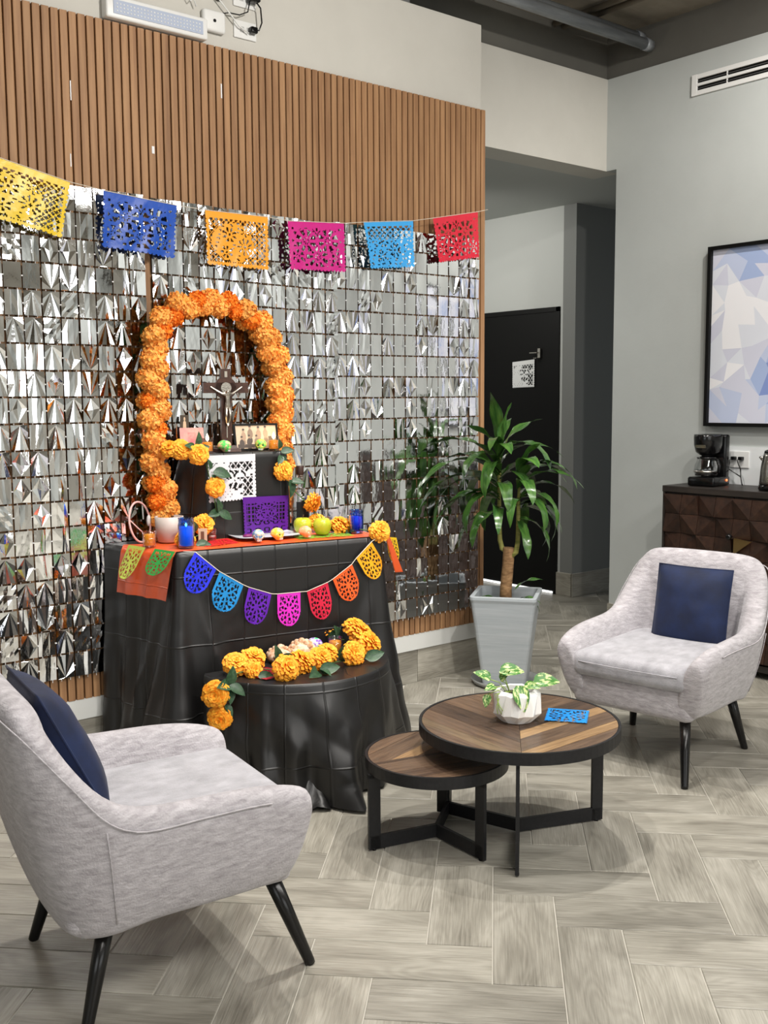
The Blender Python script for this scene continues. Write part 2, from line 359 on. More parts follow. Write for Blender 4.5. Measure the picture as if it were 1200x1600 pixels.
# beam over the hall, right wall, hall
wall('wall_beam', (4.036, YB, ZH), (XR+.12, YB+.2, ZT), m_wall)
wall('wall_right', (XR, -5, 0), (XR+.12, 4.197, ZT), m_wallg)
wall('wall_right_lintel', (XR, 4.197, ZH), (XR+.12, YB, ZT), m_wallg)
brd = MB(); brd.box((XR-.004, -4.9, 0), (XR+.001, 4.2, .1765)); brd.box((XR-.004, 4.197, 0), (XR+.12, 4.2, .1765)); brd = struct(brd.build('baseboard_right', m_grout))
for i in range(6): put('tile', bt[i % 3], brd, (XR-.004, 4.09-.494*i, 0), (0, 0, -PI/2))
put('tile', base_tile(.11, .1755, 15), brd, (XR-.004, 4.203, 0), (0, 0, -PI/2)); put('tile', base_tile(.12, .1755, 16), brd, (XR+.118, 4.2, 0), (0, 0, PI))
wall('wall_upper_dark', (-4, YB+.02, ZT), (XR+.3, YB+.3, 3.72), m_dark)
wall('wall_upper_right_dark', (XR+.015, -5, ZT), (XR+.3, YB+.019, 3.72), m_dark)
wall('wall_column_dark', (3.2, YW+.1, ZT), (3.62, YB+.3, 3.72), mat('blue_grey_paint', srgb(112, 113, 112), .9))
wall('wall_hall_door_side', (XD, YH+.12, 0), (XD+.12, 7.4, ZH), m_hall)
wall('wall_hall_back', (XD+.0, YH, 0), (9, YH+.12, ZH), mat('shaded_hall_grey', srgb(118, 120, 118), .85))  # darker grey puts this wall's shade into its colour
wall('wall_hall_end', (4.0, 6.3, 0), (XD+.1, 6.4, ZH), m_hall)
wall('wall_corridor_end', (8.2, 3.9, 0), (8.3, 5.2, ZH), m_hall)
hc = MB(); hc.box((4.03, YB+.2, ZH), (9, 7.4, ZH+.05)); hc.box((XR+.12, 3.8, ZH), (9, YB+.2, ZH+.05)); struct(hc.build('ceiling_hall', m_hall))
cl = MB(); cl.box((-4, -5, 3.70), (XR+.3, YB+.3, 3.8)); ceiling = struct(cl.build('ceiling', m_conc))
bh = MB(); bh.box((XD-.006, YH-.006, 0), (XD, YH+.146, .1765)); bh.box((XD-.006, YH-.006, 0), (8.2, YH, .1765)); bh = struct(bh.build('baseboard_hall', m_grout))
put('tile', base_tile(.147, .1755, 21), bh, (XD-.006, YH+.146, 0), (0, 0, -PI/2))
for i in range(4): put('tile', bt[i % 3], bh, (XD-.012+.494*i, YH-.006, 0))
# unseen sides of the room (they light the foil)
wall('wall_behind', (-4, -5.1, 0), (XR+.3, -5, 3.72), m_wall)
wall('wall_far_left', (-4.1, -5, 0), (-4, YB, 3.72), m_wallg)
# doors
d1 = MB(); d1.box((XD-.004, 5.232, .02), (XD+.03, 6.14, 2.168)); d1 = struct(d1.build('door_1', m_black))
fr = MB()
for a, b in (((XD-.012, 5.228, 0), (XD+.002, 5.262, 2.172)), ((XD-.012, 6.11, 0), (XD+.002, 6.145, 2.172)), ((XD-.012, 5.228, 2.138), (XD+.002, 6.145, 2.172))): fr.box(a, b)
fr.build('door_frame', m_black, d1)
gl = MB(); gl.box((XD-.01, 5.27, .004), (XD-.006, 6.1, .018)); gl.build('light_gap', mat('daylight_under_door', (1, 1, 1, 1), .5, emis=(1, 1, 1, 1), estr=1.6), d1)
d2_ = MB(); d2_.box((6.55, YH-.02, 0), (7.5, YH+.01, 2.17)); d2_ = struct(d2_.build('door_2', m_black))
fr = MB(); fr.box((6.52, YH-.03, 0), (6.56, YH-.002, 2.2)); fr.box((6.52, YH-.03, 2.165), (7.5, YH-.002, 2.2)); fr.build('door_frame', m_black, d2_)
# pipes under the slab
m_galv = mat('galvanised_steel', srgb(150, 154, 158), .4, .3, col2=srgb(116, 120, 124), nscale=(3, 25, 25))
for zz, yy, lab in ((3.62, 4.012, 'galvanised steel conduit under the slab, farther and higher of two'), (3.565, 3.95, 'galvanised steel conduit under the slab, nearer and lower of two')):
    p = thing('steel_conduit', lab, 'pipe', (1.4, yy, zz))
    q = MB(); q.tube([(0, 0, 0), (1.9, 0, 0), (3.86, 0, 0)], .033, 14); q.build('pipe', m_galv, p)
    q = MB(); q.tube([(3.84, 0, 0), (3.90, 0, 0)], .037, 14); q.build('coupling', m_galv, p)
    q = MB(); q.tube([(2.6, -.02, .0), (2.6, 0, .05), (2.6, .0, .14)], .008, 6); q.build('hanger', m_galv, p)
for i, xx in enumerate((4.82, 4.9)):
    q = MB(); q.tube([(xx, -2, 3.675), (xx, YB, 3.675)], .018, 8)
    tag(q.build('thin_conduit', mat('painted_conduit', srgb(120, 112, 98), .7)), ('thin painted conduit along the slab, left one of the pair', 'thin painted conduit along the slab, right one of the pair')[i], 'pipe')

# ================================================================ FOIL CURTAIN
CW, CH = .0748, .1042
fv = []
fr_ = random.Random(3)
def foil_sq(style, k):
    r = random.Random(k*17+style*101); q = MB(); W_, H_ = CW*.915, CH*.93
    tx, tz = r.uniform(-.03, .03), r.uniform(-.03, .015); ph = r.uniform(0, 6)
    def put_(u, v, y): q.v.append(((u-.5)*W_, y-.004+tx*(u-.5)*W_-tz*v*H_, -v*H_)); return len(q.v)-1
    per = [(0, 0), (.25, 0), (.75, 0), (1, 0), (1, .3), (1, .62), (1, 1), (.75, 1), (.5, 1), (.25, 1), (0, 1), (0, .62), (0, .3)]
    if style == 0:      # fan from the hanging point
        c = put_(r.uniform(.42, .58), .03, 0)
        ids = [put_(u, v, (r.uniform(.0006, .0044)*(1 if i % 2 else -1)*(.3 if v == 0 else 1))) for i, (u, v) in enumerate(per)]
        for i in range(len(ids)): q.face([ids[i], ids[(i+1) % len(ids)], c][::-1])
    elif style == 1:    # vertical pleats
        us = [0]+sorted(r.uniform(.1, .9) for _ in range(4))+[1]; rows = []
        ys = [r.uniform(-.0035, .0035) for _ in us]
        for v in (0, .5, 1): rows.append([put_(u+(r.uniform(-.05, .05) if 0 < u < 1 else 0), v, y*(.5+.5*v)+r.uniform(-.0005, .0005)) for u, y in zip(us, ys)])
        for j in range(2):
            for i in range(5): q.face([rows[j][i], rows[j+1][i], rows[j+1][i+1], rows[j][i+1]])
    elif style == 2:    # diamond: pinched above and below
        tp = put_(.5, .02, .001); bt = put_(.5, .98, .001)
        us = [0, .25, .5, .75, 1]; mid = [put_(u+(r.uniform(-.08, .08) if 0 < u < 1 else 0), r.uniform(.4, .6), r.uniform(.0015, .0045)*(1 if i % 2 else -1)) for i, u in enumerate(us)]
        tl, tr_, bl_, br = put_(0, 0, -.001), put_(1, 0, -.001), put_(0, 1, -.001), put_(1, 1, -.001)
        for i in range(4): q.face([tp, mid[i], mid[i+1]]); q.face([bt, mid[i+1], mid[i]])
        q.face([tl, mid[0], tp]); q.face([tr_, tp, mid[4]]); q.face([bl_, bt, mid[0]]); q.face([br, mid[4], bt])
    elif style == 3:    # crushed
        rows = [[put_(i/4+(r.uniform(-.05, .05) if 0 < i < 4 else 0), j/5+(r.uniform(-.04, .04) if 0 < j < 5 else 0), r.uniform(-.0022, .0022)) for i in range(5)] for j in range(6)]
        for j in range(5):
            for i in range(4):
                q.face([rows[j][i], rows[j+1][i], rows[j+1][i+1]]); q.face([rows[j][i], rows[j+1][i+1], rows[j][i+1]])
    else:               # nearly flat
        q.grid(lambda u, v: ((u-.5)*W_, -.003+.0007*math.sin(3*u+ph)+.0005*math.cos(4*v+ph)+.4*tx*(u-.5)*W_, -v*H_), 4, 4, True)
    return q.mesh('foil_square', m_foil)
fsq = [[foil_sq(s_, k) for k in range(12)] for s_ in range(5)]
def foil_panel(x0, ztop, label, ncol=13, nrow=19, flat=lambda c, r: False, skip=lambda c, r: False, sag=0):
    p = thing('foil_curtain', label, 'curtain', (x0, 4.045, ztop), 0, 'silver foil curtain panels')
    clips = MB()
    for c in range(ncol):
        for r in range(nrow):
            if skip(c, r): continue
            st = 4 if (flat(c, r) and fr_.random() < .7) else fr_.choice((0, 0, 0, 0, 1, 1, 1, 1, 2, 2, 3, 4))
            up = st == 0 and fr_.random() < .35
            put('foil_square', fr_.choice(fsq[st]), p, ((c+.5)*CW, 0, -r*CH-.002+sag*c-(CH*.93 if up else 0)), (fr_.uniform(-.02, .02), 0, fr_.uniform(-.035, .035)), (fr_.choice((1, -1)), 1, -1 if up else 1))
            z = -(r+.5)*CH+sag*c
            if c < ncol-1: clips.box(((c+1)*CW-.0035, -.005, z-.0022), ((c+1)*CW+.0035, .001, z+.0022))
            for k in (.25, .75): clips.box(((c+k)*CW-.001, -.001, -(r+1)*CH-.006+sag*c), ((c+k)*CW+.001, .001, -(r+1)*CH+.005+sag*c))
    stuff(clips.build('joining_clips', m_clip, p))
    return p
foil_panel(1.068, 2.345, 'silver foil square curtain panel at the left, behind the yellow and blue flags')
foil_panel(2.066, 2.338, 'silver foil square curtain panel in the middle, behind the marigold arch', sag=-.0012)
foil_panel(3.012, 2.335, 'silver foil square curtain panel at the right, behind the potted palm', flat=lambda c, r: r > 9 or 2 < c < 11, sag=.0002)

# ================================================================ CUT PAPER
def cut(kind, u, v):
    # True where the paper is cut away; u,v in 0..1, v downward
    if kind == 'lattice':       # corner lattices round a figure with a face
        if v < .14 or v > .93 or u < .05 or u > .95: return False
        du, dv = (u-.42)/.34, (v-.56)/.36
        d = math.hypot(du, dv)
        if d > 1:
            a = (u*13+v*10) % 1; b = (u*13-v*10) % 1
            return a > .24 and b > .24
        return figure(u, v)
    if kind == 'grid':
        if v < .16 or u < .06 or u > .94 or v > .97: return False
        if (u < .26 or u > .74) and .18 < v < .68: return (u*13) % 1 > .3 and (v*9) % 1 > .25
        d = math.hypot((u-.5)/.22, (v-.45)/.2)
        if d > 1.0 and v > .7:
            d2 = math.hypot((u*5 % 1)-.5, (v*5 % 1)-.5); return .2 < d2 < .33
        if 1.1 < d < 1.35: return (math.atan2(v-.45, u-.5)*3.2) % 1 > .45
        return figure(u, v*1.05)
    if kind == 'floral':
        if v < .13 or v > .92 or u < .06 or u > .94: return False
        for cx, cy, s_, n in ((.3, .4, .2, 8), (.7, .38, .2, 8), (.5, .72, .22, 9), (.14, .72, .12, 6), (.86, .74, .12, 6), (.5, .24, .09, 6)):
            dx, dy = u-cx, (v-cy)*.8; d = math.hypot(dx, dy)/s_
            if d < 1:
                a = (math.atan2(dy, dx)/(2*PI)*n) % 1
                if .45 < d < .9 and .25 < a < .75: return True
                if .12 < d < .3 and .2 < a < .7: return True
                return False
        return (math.sin(u*41+v*13)*math.sin(v*37-u*11)) > .52
    if kind == 'top_lattice':
        if u < .05 or u > .95 or v > .95 or v < .1: return False
        if v < .38: return ((u*9+v*8) % 1 > .26) and ((u*9-v*8) % 1 > .26)
        return figure(u, v) or (math.sin(u*31+v*9)*math.sin(v*33) > .74)
    if kind == 'skeletons':
        if v < .16 or v > .92 or u < .06 or u > .94: return False
        if math.hypot(u-.26, (v-.85)*.7) < .2 or math.hypot(u-.2, (v-.45)*.6) < .16: return math.sin(u*60)*math.sin(v*50) > .93
        if (u > .72 and (v < .34 or v > .5)) or (v < .3 and u > .45) or u < .2 and v < .6:
            return ((u*8+v*6) % 1 > .2) and ((u*8-v*6) % 1 > .2)
        for cx, cy in ((.66, .52), (.42, .5)):
            dx, dy = u-cx, v-cy
            if math.hypot(dx, dy*.8) < .105:
                return math.hypot(dx+.032, dy-.0) < .024 or math.hypot(dx-.034, dy) < .024 or (abs(dx) < .04 and .07 < dy < .085) or (abs(dx) < .012 and .03 < dy < .05)
            if math.hypot(dx, (dy+.02)*.8) < .13 and dy < -.02: return abs(dx) > .02
        if .6 < v < .74 and .3 < u < .86: return (u*9+v*4) % 1 > .34
        return math.sin(u*27+2)*math.sin(v*31) > .72
    if kind == 'pennant':       # ring of leaf and petal holes
        if v < .08: return False
        d = math.hypot((u-.5), (v-.5)*.9)
        a = math.atan2(v-.5, u-.5)
        if .36 < d < .43 and abs(u-.5) < .42 and v < .93: return (a/(2*PI)*15) % 1 > .42
        if .23 < d < .31: return (a/(2*PI)*10+.3) % 1 > .5
        if .1 < d < .19: return (a/(2*PI)*7) % 1 > .55
        if d <= .36 and d > .31: return (a/(2*PI)*22) % 1 > .72
        if v < .26 and abs(u-.5) < .43 and d > .43: return (u*9+.2) % 1 > .4
        return False
def figure(u, v):
    # fine flower and leaf cuts
    for cx, cy, r_, n in ((.36, .42, .12, 8), (.60, .62, .13, 9), (.30, .74, .10, 7), (.62, .34, .08, 6)):
        dx, dy = u-cx, (v-cy)*.8; d = math.hypot(dx, dy)/r_
        if d < 1.15:
            a = (math.atan2(dy, dx)/(2*PI)*n) % 1
            return (.4 < d < .95 and .3 < a < .72) or d < .14
    return math.sin(u*38-v*30)*math.sin(v*44+u*9) > .70
def paper_mb(quad, kind, nu=60, nv=44, wav=.004, seed=0, scal=15, nrm=None, shape=None):
    """quad: TL,TR,BR,BL in 3D. Cells inside cut-outs or beyond the scalloped edge are left out."""
    TLp, TRp, BRp, BLp = [Vector(p) for p in quad]; q = MB(); idx = {}
    n = nrm or (TRp-TLp).cross(BLp-TLp).normalized()
    def P(i, j):
        if (i, j) not in idx:
            u, v = i/nu, j/nv; p = lerp(lerp(TLp, TRp, u), lerp(BLp, BRp, u), v)
            p = p+n*(wav*v*(math.sin(u*7+seed)+.5*math.sin(u*17+v*5+seed*2)))
            idx[(i, j)] = len(q.v); q.v.append(tuple(p))
        return idx[(i, j)]
    def out(u, v):
        if shape == 'tongue':
            if v > .5 and ((u-.5)/.5)**2+((v-.5)/.5)**2 > 1: return True
            if v > .5: return False
            return False
        e = .022*(1-abs(math.sin(scal*PI*u)))
        if v > 1-e: return True
        e = .02*(1-abs(math.sin(scal*.8*PI*v)))
        return v > .1 and (u < e or u > 1-e)
    for j in range(nv):
        for i in range(nu):
            u, v = (i+.5)/nu, (j+.5)/nv
            if out(u, v) or cut(kind, u, v): continue
            q.face([P(i, j), P(i+1, j), P(i+1, j+1), P(i, j+1)], True)
    return q
m_str = mat('cream_string', srgb(222, 212, 196), .8)
ban = thing('papel_picado_banner', 'cut tissue flag garland strung high across the slat wall and foil', 'banner', (1.3, 4.0, 2.4))
bo = Vector((1.3, 4.0, 2.4))
YF = 4.0
def xz(l): return [(a, YF, b) for a, b in l]
FL_ = [('yellow cut paper flag', (236, 200, 40), 'lattice', [(1.34, 2.424), (1.708, 2.349), (1.668, 2.131), (1.335, 2.196)]),
       ('royal blue cut paper flag', (16, 76, 178), 'floral', [(1.845, 2.334), (2.17, 2.311), (2.155, 2.09), (1.834, 2.112)]),
       ('orange cut paper flag', (250, 165, 38), 'lattice', [(2.304, 2.307), (2.622, 2.31), (2.624, 2.076), (2.314, 2.078)]),
       ('magenta cut paper flag', (206, 30, 134), 'floral', [(2.728, 2.304), (3.048, 2.325), (3.057, 2.098), (2.738, 2.087)]),
       ('sky blue cut paper flag', (62, 166, 234), 'top_lattice', [(3.167, 2.342), (3.481, 2.38), (3.484, 2.152), (3.205, 2.124)]),
       ('crimson cut paper flag', (212, 26, 54), 'floral', [(3.613, 2.406), (3.93, 2.471), (3.94, 2.235), (3.653, 2.187)])]
spts = [(.9, YF, 2.53)]
for i, (lab, c, kd, q) in enumerate(FL_):
    pm = paper_mb([Vector(p) for p in xz(q)], kd, 64, 46, .006, i); pm.shift(-bo)
    o = pm.build('paper_flag', mat(lab.replace(' ', '_'), srgb(c), .38, coat=.2, bump=.25, bscale=(30, 30, 30)), ban); o['label'] = lab
    spts += [(q[0][0], YF-.001, q[0][1]-.002), (q[1][0], YF-.001, q[1][1]-.002)]
spts += [(4.0, YF, 2.487), (4.045, YF+.04, 2.497)]
q = MB(); q.tube([Vector(p)-bo for p in spts], .0016, 5); q.build('string', m_str, ban)

# ================================================================ ALTAR TABLE
def rr_path(corners, r=.03, seg=5, per=.03):
    """dense rounded path through corners (CCW), open; returns points, outward normals, arclength"""
    pts = []
    n = len(corners)
    for i, c in enumerate(corners):
        c = Vector(c)
        if i in (0, n-1): pts.append(c); continue
        a = (Vector(corners[i-1])-c).normalized(); b = (Vector(corners[i+1])-c).normalized()
        for k in range(seg+1):
            t = k/seg; pts.append((1-t)**2*(c+a*r)+2*t*(1-t)*c+t*t*(c+b*r))
    out = [pts[0]]
    for a, b in zip(pts, pts[1:]):
        m = max(1, int((b-a).length/per))
        for k in range(1, m+1): out.append(lerp(a, b, k/m))
    return out
def drape(path, ztop, zbot, off, rows=26):
    """cloth skirt; off(i,s,t)->(outward offset, extra 2D vec)"""
    n = len(path); nr = []; s = [0]
    for i in range(n):
        t = path[min(i+1, n-1)]-path[max(i-1, 0)]; nr.append(Vector((t.y, -t.x)).normalized())
        if i: s.append(s[-1]+(path[i]-path[i-1]).length)
    q = MB(); uv = []
    for j in range(rows+1):
        t = j/rows; tt = max(0, (t-.02)/.98)
        for i in range(n):
            o, ex = off(s[i], tt)
            e = .004*min(1, t*30)
            p = path[i]+nr[i]*(o+e)+Vector(ex)
            zb = zbot(s[i]) if callable(zbot) else zbot
            q.v.append((p.x, p.y, lerp(ztop, zb, t) if j else ztop)); uv.append((s[i], lerp(ztop, zb, t)))
    for j in range(rows):
        for i in range(n-1): q.face([j*n+i, (j+1)*n+i, (j+1)*n+i+1, j*n+i+1], True)
    c = len(q.v); q.face([i for i in range(n)], False)
    return q, uv, s[-1]
def gauss(x, c, wd): return math.exp(-((x-c)/wd)**2)
ZA = .91
aBL, aFL, aFR, aBR = (1.81, 4.03), (1.907, 3.592), (2.803, 3.426), (2.88, 3.99)
pa = rr_path([aBL, aFL, aFR, aBR], .025, per=.016)
sFL = (Vector(aFL)-Vector(aBL)).length; sFR = sFL+(Vector(aFR)-Vector(aFL)).length
def tri(x, c, wd): return max(0, 1-abs(x-c)/wd)
def off_altar(s, t):
    t2 = t**1.5; f = .02*t2
    for d, amp, wd in ((-.30, .07, .05), (-.14, .13, .06), (.0, .12, .07), (.14, .06, .05), (.27, .12, .06)):
        c = sFL+d*(.12+.88*t); f += amp*t2*(.55*tri(s, c, .02+wd*1.5*t)+.45*gauss(s, c, .015+wd*t))
    f -= .035*t2*gauss(s, sFL+.08*t, .03)+.03*t2*gauss(s, sFL-.22*t, .03)
    for d, amp, wd in ((-.20, .06, .05), (-.07, .08, .05), (.02, .10, .06), (.14, .06, .05)):
        c = sFR+d*(.1+.9*t); f += amp*t2*(.6*tri(s, c, .02+wd*1.5*t)+.4*gauss(s, c, .015+wd*t))
    if s < sFL-.2: f += .025*t2*(abs(math.sin((sFL-s)*26))*2-.6)
    f += .006*t*abs(noise.noise(Vector((s*9+t*2, t*5, 3))))*4*min(1, t*3)
    f -= .012*t2*smoothst((s-sFL-.34)/.06)*smoothst((sFR-.25-s)/.06)
    f = max(f, .0)
    if s < .12: f = min(f, .06)
    if s > sFR+.3: f *= .4
    return f, (.02*t2*gauss(s, sFR, .07), .03*t2*gauss(s, sFR, .07))
def smoothst(x): x = max(0, min(1, x)); return x*x*(3-2*x)
altar = thing('altar_table', 'large altar table draped to the floor in creased black plastic sheet', 'table', (2.35, 3.75, 0))
ao = Vector((2.35, 3.75, 0))
q, uv, _ = drape(pa, ZA, lambda s: .006+.03*gauss(s, sFR-.02, .05), off_altar, 40)
q.shift(-ao); q.build('tablecloth', m_cloth, altar, uvfn=lambda i, p: uv[i])
q = MB()
for p_ in ((1.97, 3.95), (2.02, 3.66), (2.72, 3.54), (2.77, 3.92)): q.box((p_[0]-.02, p_[1]-.02, 0), (p_[0]+.02, p_[1]+.02, .88))
q.shift(-ao); q.build('table_frame', m_bmetal, altar)
# black box tier on the table
ZB = 1.275
b0, b1, b2, b3 = (2.165, 4.0), (2.178, 3.815), (2.566, 3.805), (2.57, 4.0)
pb = rr_path([b0, b1, b2, b3], .012, per=.02)
sb1 = (Vector(b1)-Vector(b0)).length; sb2 = sb1+(Vector(b2)-Vector(b1)).length
def off_box(s, t):
    f = .004+.012*t*gauss(s, sb2, .03)
    if s < sb1: f += (.10*t**.8)*smoothst((sb1-s)/.15)*(1+.3*math.sin(s*50))
    f += .003*math.sin(s*34+t*3)*t
    return f, (0, 0)
tier = thing('box_tier', 'black plastic wrapped box forming the upper altar tier under the crucifix', 'box', (2.37, 3.9, ZA))
to = Vector((2.37, 3.9, ZA))
q, uvb, _ = drape(pb, ZB, ZA+.004, off_box, 14)
q.shift(-to); q.build('wrapping', m_cloth, tier, uvfn=lambda i, p: (uvb[i][0]+.03, uvb[i][1]+.06))
# orange runner
rn = thing('table_runner', 'orange plastic runner across the altar top hanging over its left end', 'table runner', (2.35, 3.75, ZA))
ro = Vector((2.35, 3.75, ZA))
q = MB(); ruv = []
FLv, BLv, FRv, BRv = Vector(aFL), Vector(aBL), Vector(aFR), Vector(aBR)
def run(u, v):      # u along length, v depth front->back
    f = lerp(FLv, FRv, (u-.0)); b_ = lerp(lerp(FLv, BLv, .72), lerp(FRv, BRv, .62), u)
    p = lerp(f, b_, v); return p
nu_, nv_ = 40, 8
for j in range(nv_+1):
    for i in range(-9, nu_+1):
        if i >= 0:
            p = run(i/nu_, j/nv_); P3 = (p.x, p.y+.004, ZA+.004+.0015*math.sin(i*.9+j)*(j > 0))
        else:
            t_ = -i/9; p = run(0, j/nv_); dr = .185*t_
            P3 = (p.x-.008-.035*t_**.8-(.012*t_ if j in (3, 6) else 0)-.015*t_*gauss(j, 0, 1.), p.y-.012*t_, ZA+.003-dr)
        q.v.append(P3); ruv.append((i*.03, j*.06))
m_ = nu_+10
for j in range(nv_):
    for i in range(m_-1): q.face([j*m_+i, j*m_+i+1, (j+1)*m_+i+1, (j+1)*m_+i], True)
# narrow tail down the right end
tl0 = len(q.v)
for k in range(7):
    t_ = k/6; a_ = Vector((2.818+.045*t_, 3.428-.012*t_, ZA+.004-.165*t_)); b_ = a_+Vector((.016+.012*t_, -.008-.012*t_, .002))
    q.v += [tuple(a_), tuple(b_)]; ruv += [(0, t_*.2), (.04, t_*.2)]
    if k: q.face([tl0+2*k-2, tl0+2*k-1, tl0+2*k+1, tl0+2*k], True)
q.shift(-ro); q.build('runner_sheet', m_runner, rn, uvfn=lambda i, p: ruv[i])

# ================================================================ LOW ROUND TABLE
ZL = .455
cc = Vector((2.325, 3.425)); rr = .388
dirx = (FRv-FLv).normalized()
plo = []
for k in range(97):
    a = math.radians(176+(360-176-4)*k/96)
    p = cc+Vector((math.cos(a), math.sin(a)))*rr; plo.append(p)
LOWF = ((0, .0), (.06, .05), (.11, .01), (.17, .075), (.24, .0), (.31, .10), (.37, .03), (.42, .075), (.47, .02), (.53, .12), (.585, .16), (.63, .06), (.68, .01), (.75, .06), (.81, .03), (.90, .035), (.98, .03), (1.05, .12), (1.11, .04), (1.16, .09), (1.22, .05))
def plin(tab, x):
    for (a, p), (b, q) in zip(tab, tab[1:]):
        if x <= b: return lerp(p, q, (x-a)/(b-a))
    return tab[-1][1]
def zig(x): return abs((x % 1)*2-1)
def off_low(s, t):
    c = .56; sw = c+(s-c)*(1-.25*(1-t)*(abs(s-c) < .25)); t2 = t**1.1
    f = plin(LOWF, sw)*t2*.85
    m = math.sin(PI*min(1, t*1.02))
    f += m*(.013*zig(s*5.2+t*1.5)+.012*zig(s*4.1-t*2.1+.3))*(.35+gauss(s, .5, .25))
    f += .05*max(0, t-.82)/.18*gauss(s, .585, .05)
    return max(f, 0), (0, 0)
low = thing('low_round_table', 'low round table under black plastic in front of the altar', 'table', (2.325, 3.425, 0))
lo = Vector((2.325, 3.425, 0))
q, uvl, _ = drape(plo, ZL, lambda s: .012+.13*(1-smoothst((s-.16)/.12))+.05*smoothst((s-1.0)/.12), off_low, 40)
# crumpled hem that pools on the floor
q.shift(-lo); q.build('tablecloth', m_cloth, low, uvfn=lambda i, p: (uvl[i][0]*1.0+.05, uvl[i][1]+.12))
q = MB()
def crumple(u, v):
    a = 2*PI*u; r_ = .045+.075*v*(1+.25*math.sin(3*a+1)+.22*math.sin(7*a))
    z = .10*(1-v)**1.5+.012+.010*math.sin(5*a+v*5)
    return (2.165+r_*math.cos(a)*.8-lo.x, 3.095+r_*math.sin(a)*.75-.03*v-lo.y, max(z, .004))
q.grid(crumple, 28, 8, True, True, True); q.build('pooled_hem', m_cloth, low, uvfn=lambda i, p: (p[0], p[1]))
q = MB()
for k in range(4):
    a = PI/4+k*PI/2; q.box((.2*math.cos(a)-.018, .2*math.sin(a)-.018, 0), (.2*math.cos(a)+.018, .2*math.sin(a)+.018, .44))
q.build('table_legs', mat('raw_pine', srgb(176, 140, 84), .6), low)

# ================================================================ BUNTING on the altar
bun = thing('paper_bunting', 'string of small tongue-shaped cut paper pennants draped across the altar front', 'bunting', (2.35, 3.5, .75))
bo2 = Vector((2.35, 3.5, .75))
nrm = Vector((dirx.y, -dirx.x, 0)).normalized()
PEN = [('royal blue pennant', (38, 50, 226), (1.973, .912), (2.056, .837), .135), ('sky blue pennant', (26, 138, 208), (2.069, .826), (2.165, .764), .135),
       ('violet pennant', (98, 24, 176), (2.186, .753), (2.282, .717), .137), ('bright pink pennant', (228, 46, 204), (2.306, .714), (2.407, .713), .137),
       ('crimson pennant', (214, 30, 66), (2.436, .712), (2.53, .741), .14), ('orange pennant', (244, 96, 34), (2.553, .752), (2.643, .808), .132),
       ('amber pennant', (255, 172, 22), (2.664, .831), (2.738, .896), .14)]
def on_front(x, z, o=.022):
    t_ = (x-FLv.x)/(FRv.x-FLv.x); p = lerp(FLv, FRv, t_); e = .006*max(0, (ZA-z)/.9)*5
    return Vector((p.x, p.y, z))+nrm*(o+e)
sp = [on_front(1.93, .916, .012)]
for i, (lab, c, a, b, L_) in enumerate(PEN):
    A_ = on_front(*a); B_ = on_front(*b); al = (B_-A_).normalized(); down = al.cross(nrm); down = -down if down.z > 0 else down
    down = (down*.75+Vector((0, 0, -.25))).normalized()*L_
    pm = paper_mb([A_, B_, B_+down, A_+down], 'pennant', 36, 44, .004, i, shape='tongue', nrm=nrm); pm.shift(-bo2)
    o = pm.build('pennant', mat(lab.replace(' ', '_')+'_felt', srgb(c), .75), bun); o['label'] = lab
    sp += [A_, B_]
sp.append(on_front(2.80, .925, .008))
for lab, c, qd in (('lime pennant', (206, 218, 96), [(1.836, 3.86, .921), (1.85, 3.74, .921), (1.786, 3.755, .795), (1.776, 3.865, .795)]),
                   ('green pennant', (50, 160, 72), [(1.87, 3.70, .9185), (1.892, 3.575, .9185), (1.832, 3.585, .825), (1.815, 3.715, .825)]),
                   ('yellow pennant', (250, 206, 30), [(2.835, 3.44, .905), (2.875, 3.42, .90), (2.905, 3.425, .79), (2.86, 3.45, .785)])):
    pm = paper_mb(qd, 'pennant', 36, 44, .003, 3, shape='tongue'); pm.shift(-bo2)
    o = pm.build('pennant', mat(lab.replace(' ', '_')+'_felt', srgb(c), .75), bun); o['label'] = lab
q = MB(); q.tube([Vector(p)-bo2 for p in sp], .0017, 5); q.build('string', m_str, bun)
# papers on the tier front and elsewhere
def loose_paper(label, c, kind, quad, nu=60, nv=50, rough=.45, wav=.002, cat='paper decoration'):
    c0 = Vector(quad[3]); pm = paper_mb(quad, kind, nu, nv, wav, 1); pm.shift(-c0)
    return tag(pm.build('cut_paper', mat(label.split(' cut')[0].replace(' ', '_')+'_tissue', srgb(c), rough), None, c0), label, cat)
def bf(x, z, o=.02): return (x, 3.8145-.026*(x-2.178)-o, z)
loose_paper('white cut paper with skeletons taped on the black altar tier', (212, 212, 216), 'skeletons', [bf(2.170, 1.268), bf(2.398, 1.268), bf(2.40, 1.078), bf(2.172, 1.07)])
loose_paper('violet cut paper with a lady skull taped low on the altar tier', (80, 16, 128), 'grid', [bf(2.33, 1.085, .024), bf(2.56, 1.08, .024), bf(2.555, .924, .026), bf(2.335, .922, .026)], wav=.003)
loose_paper('red cut paper lying flat on the altar by the shot glass', (206, 24, 40), 'floral', [(2.08, 3.74, .9165), (2.25, 3.79, .9165), (2.22, 3.64, .9165), (2.06, 3.63, .9165)], 40, 30, wav=.0008)
loose_paper('green cut paper lying flat under the apples', (120, 176, 60), 'floral', [(2.48, 3.66, .9165), (2.74, 3.62, .9165), (2.71, 3.50, .9165), (2.47, 3.56, .9165)], 40, 30, wav=.0008)
loose_paper('white cut paper hanging on the black hall door', (214, 216, 216), 'skeletons', [(5.985, 5.70, 1.775), (5.985, 5.47, 1.79), (5.985, 5.47, 1.58), (5.985, 5.70, 1.575)])
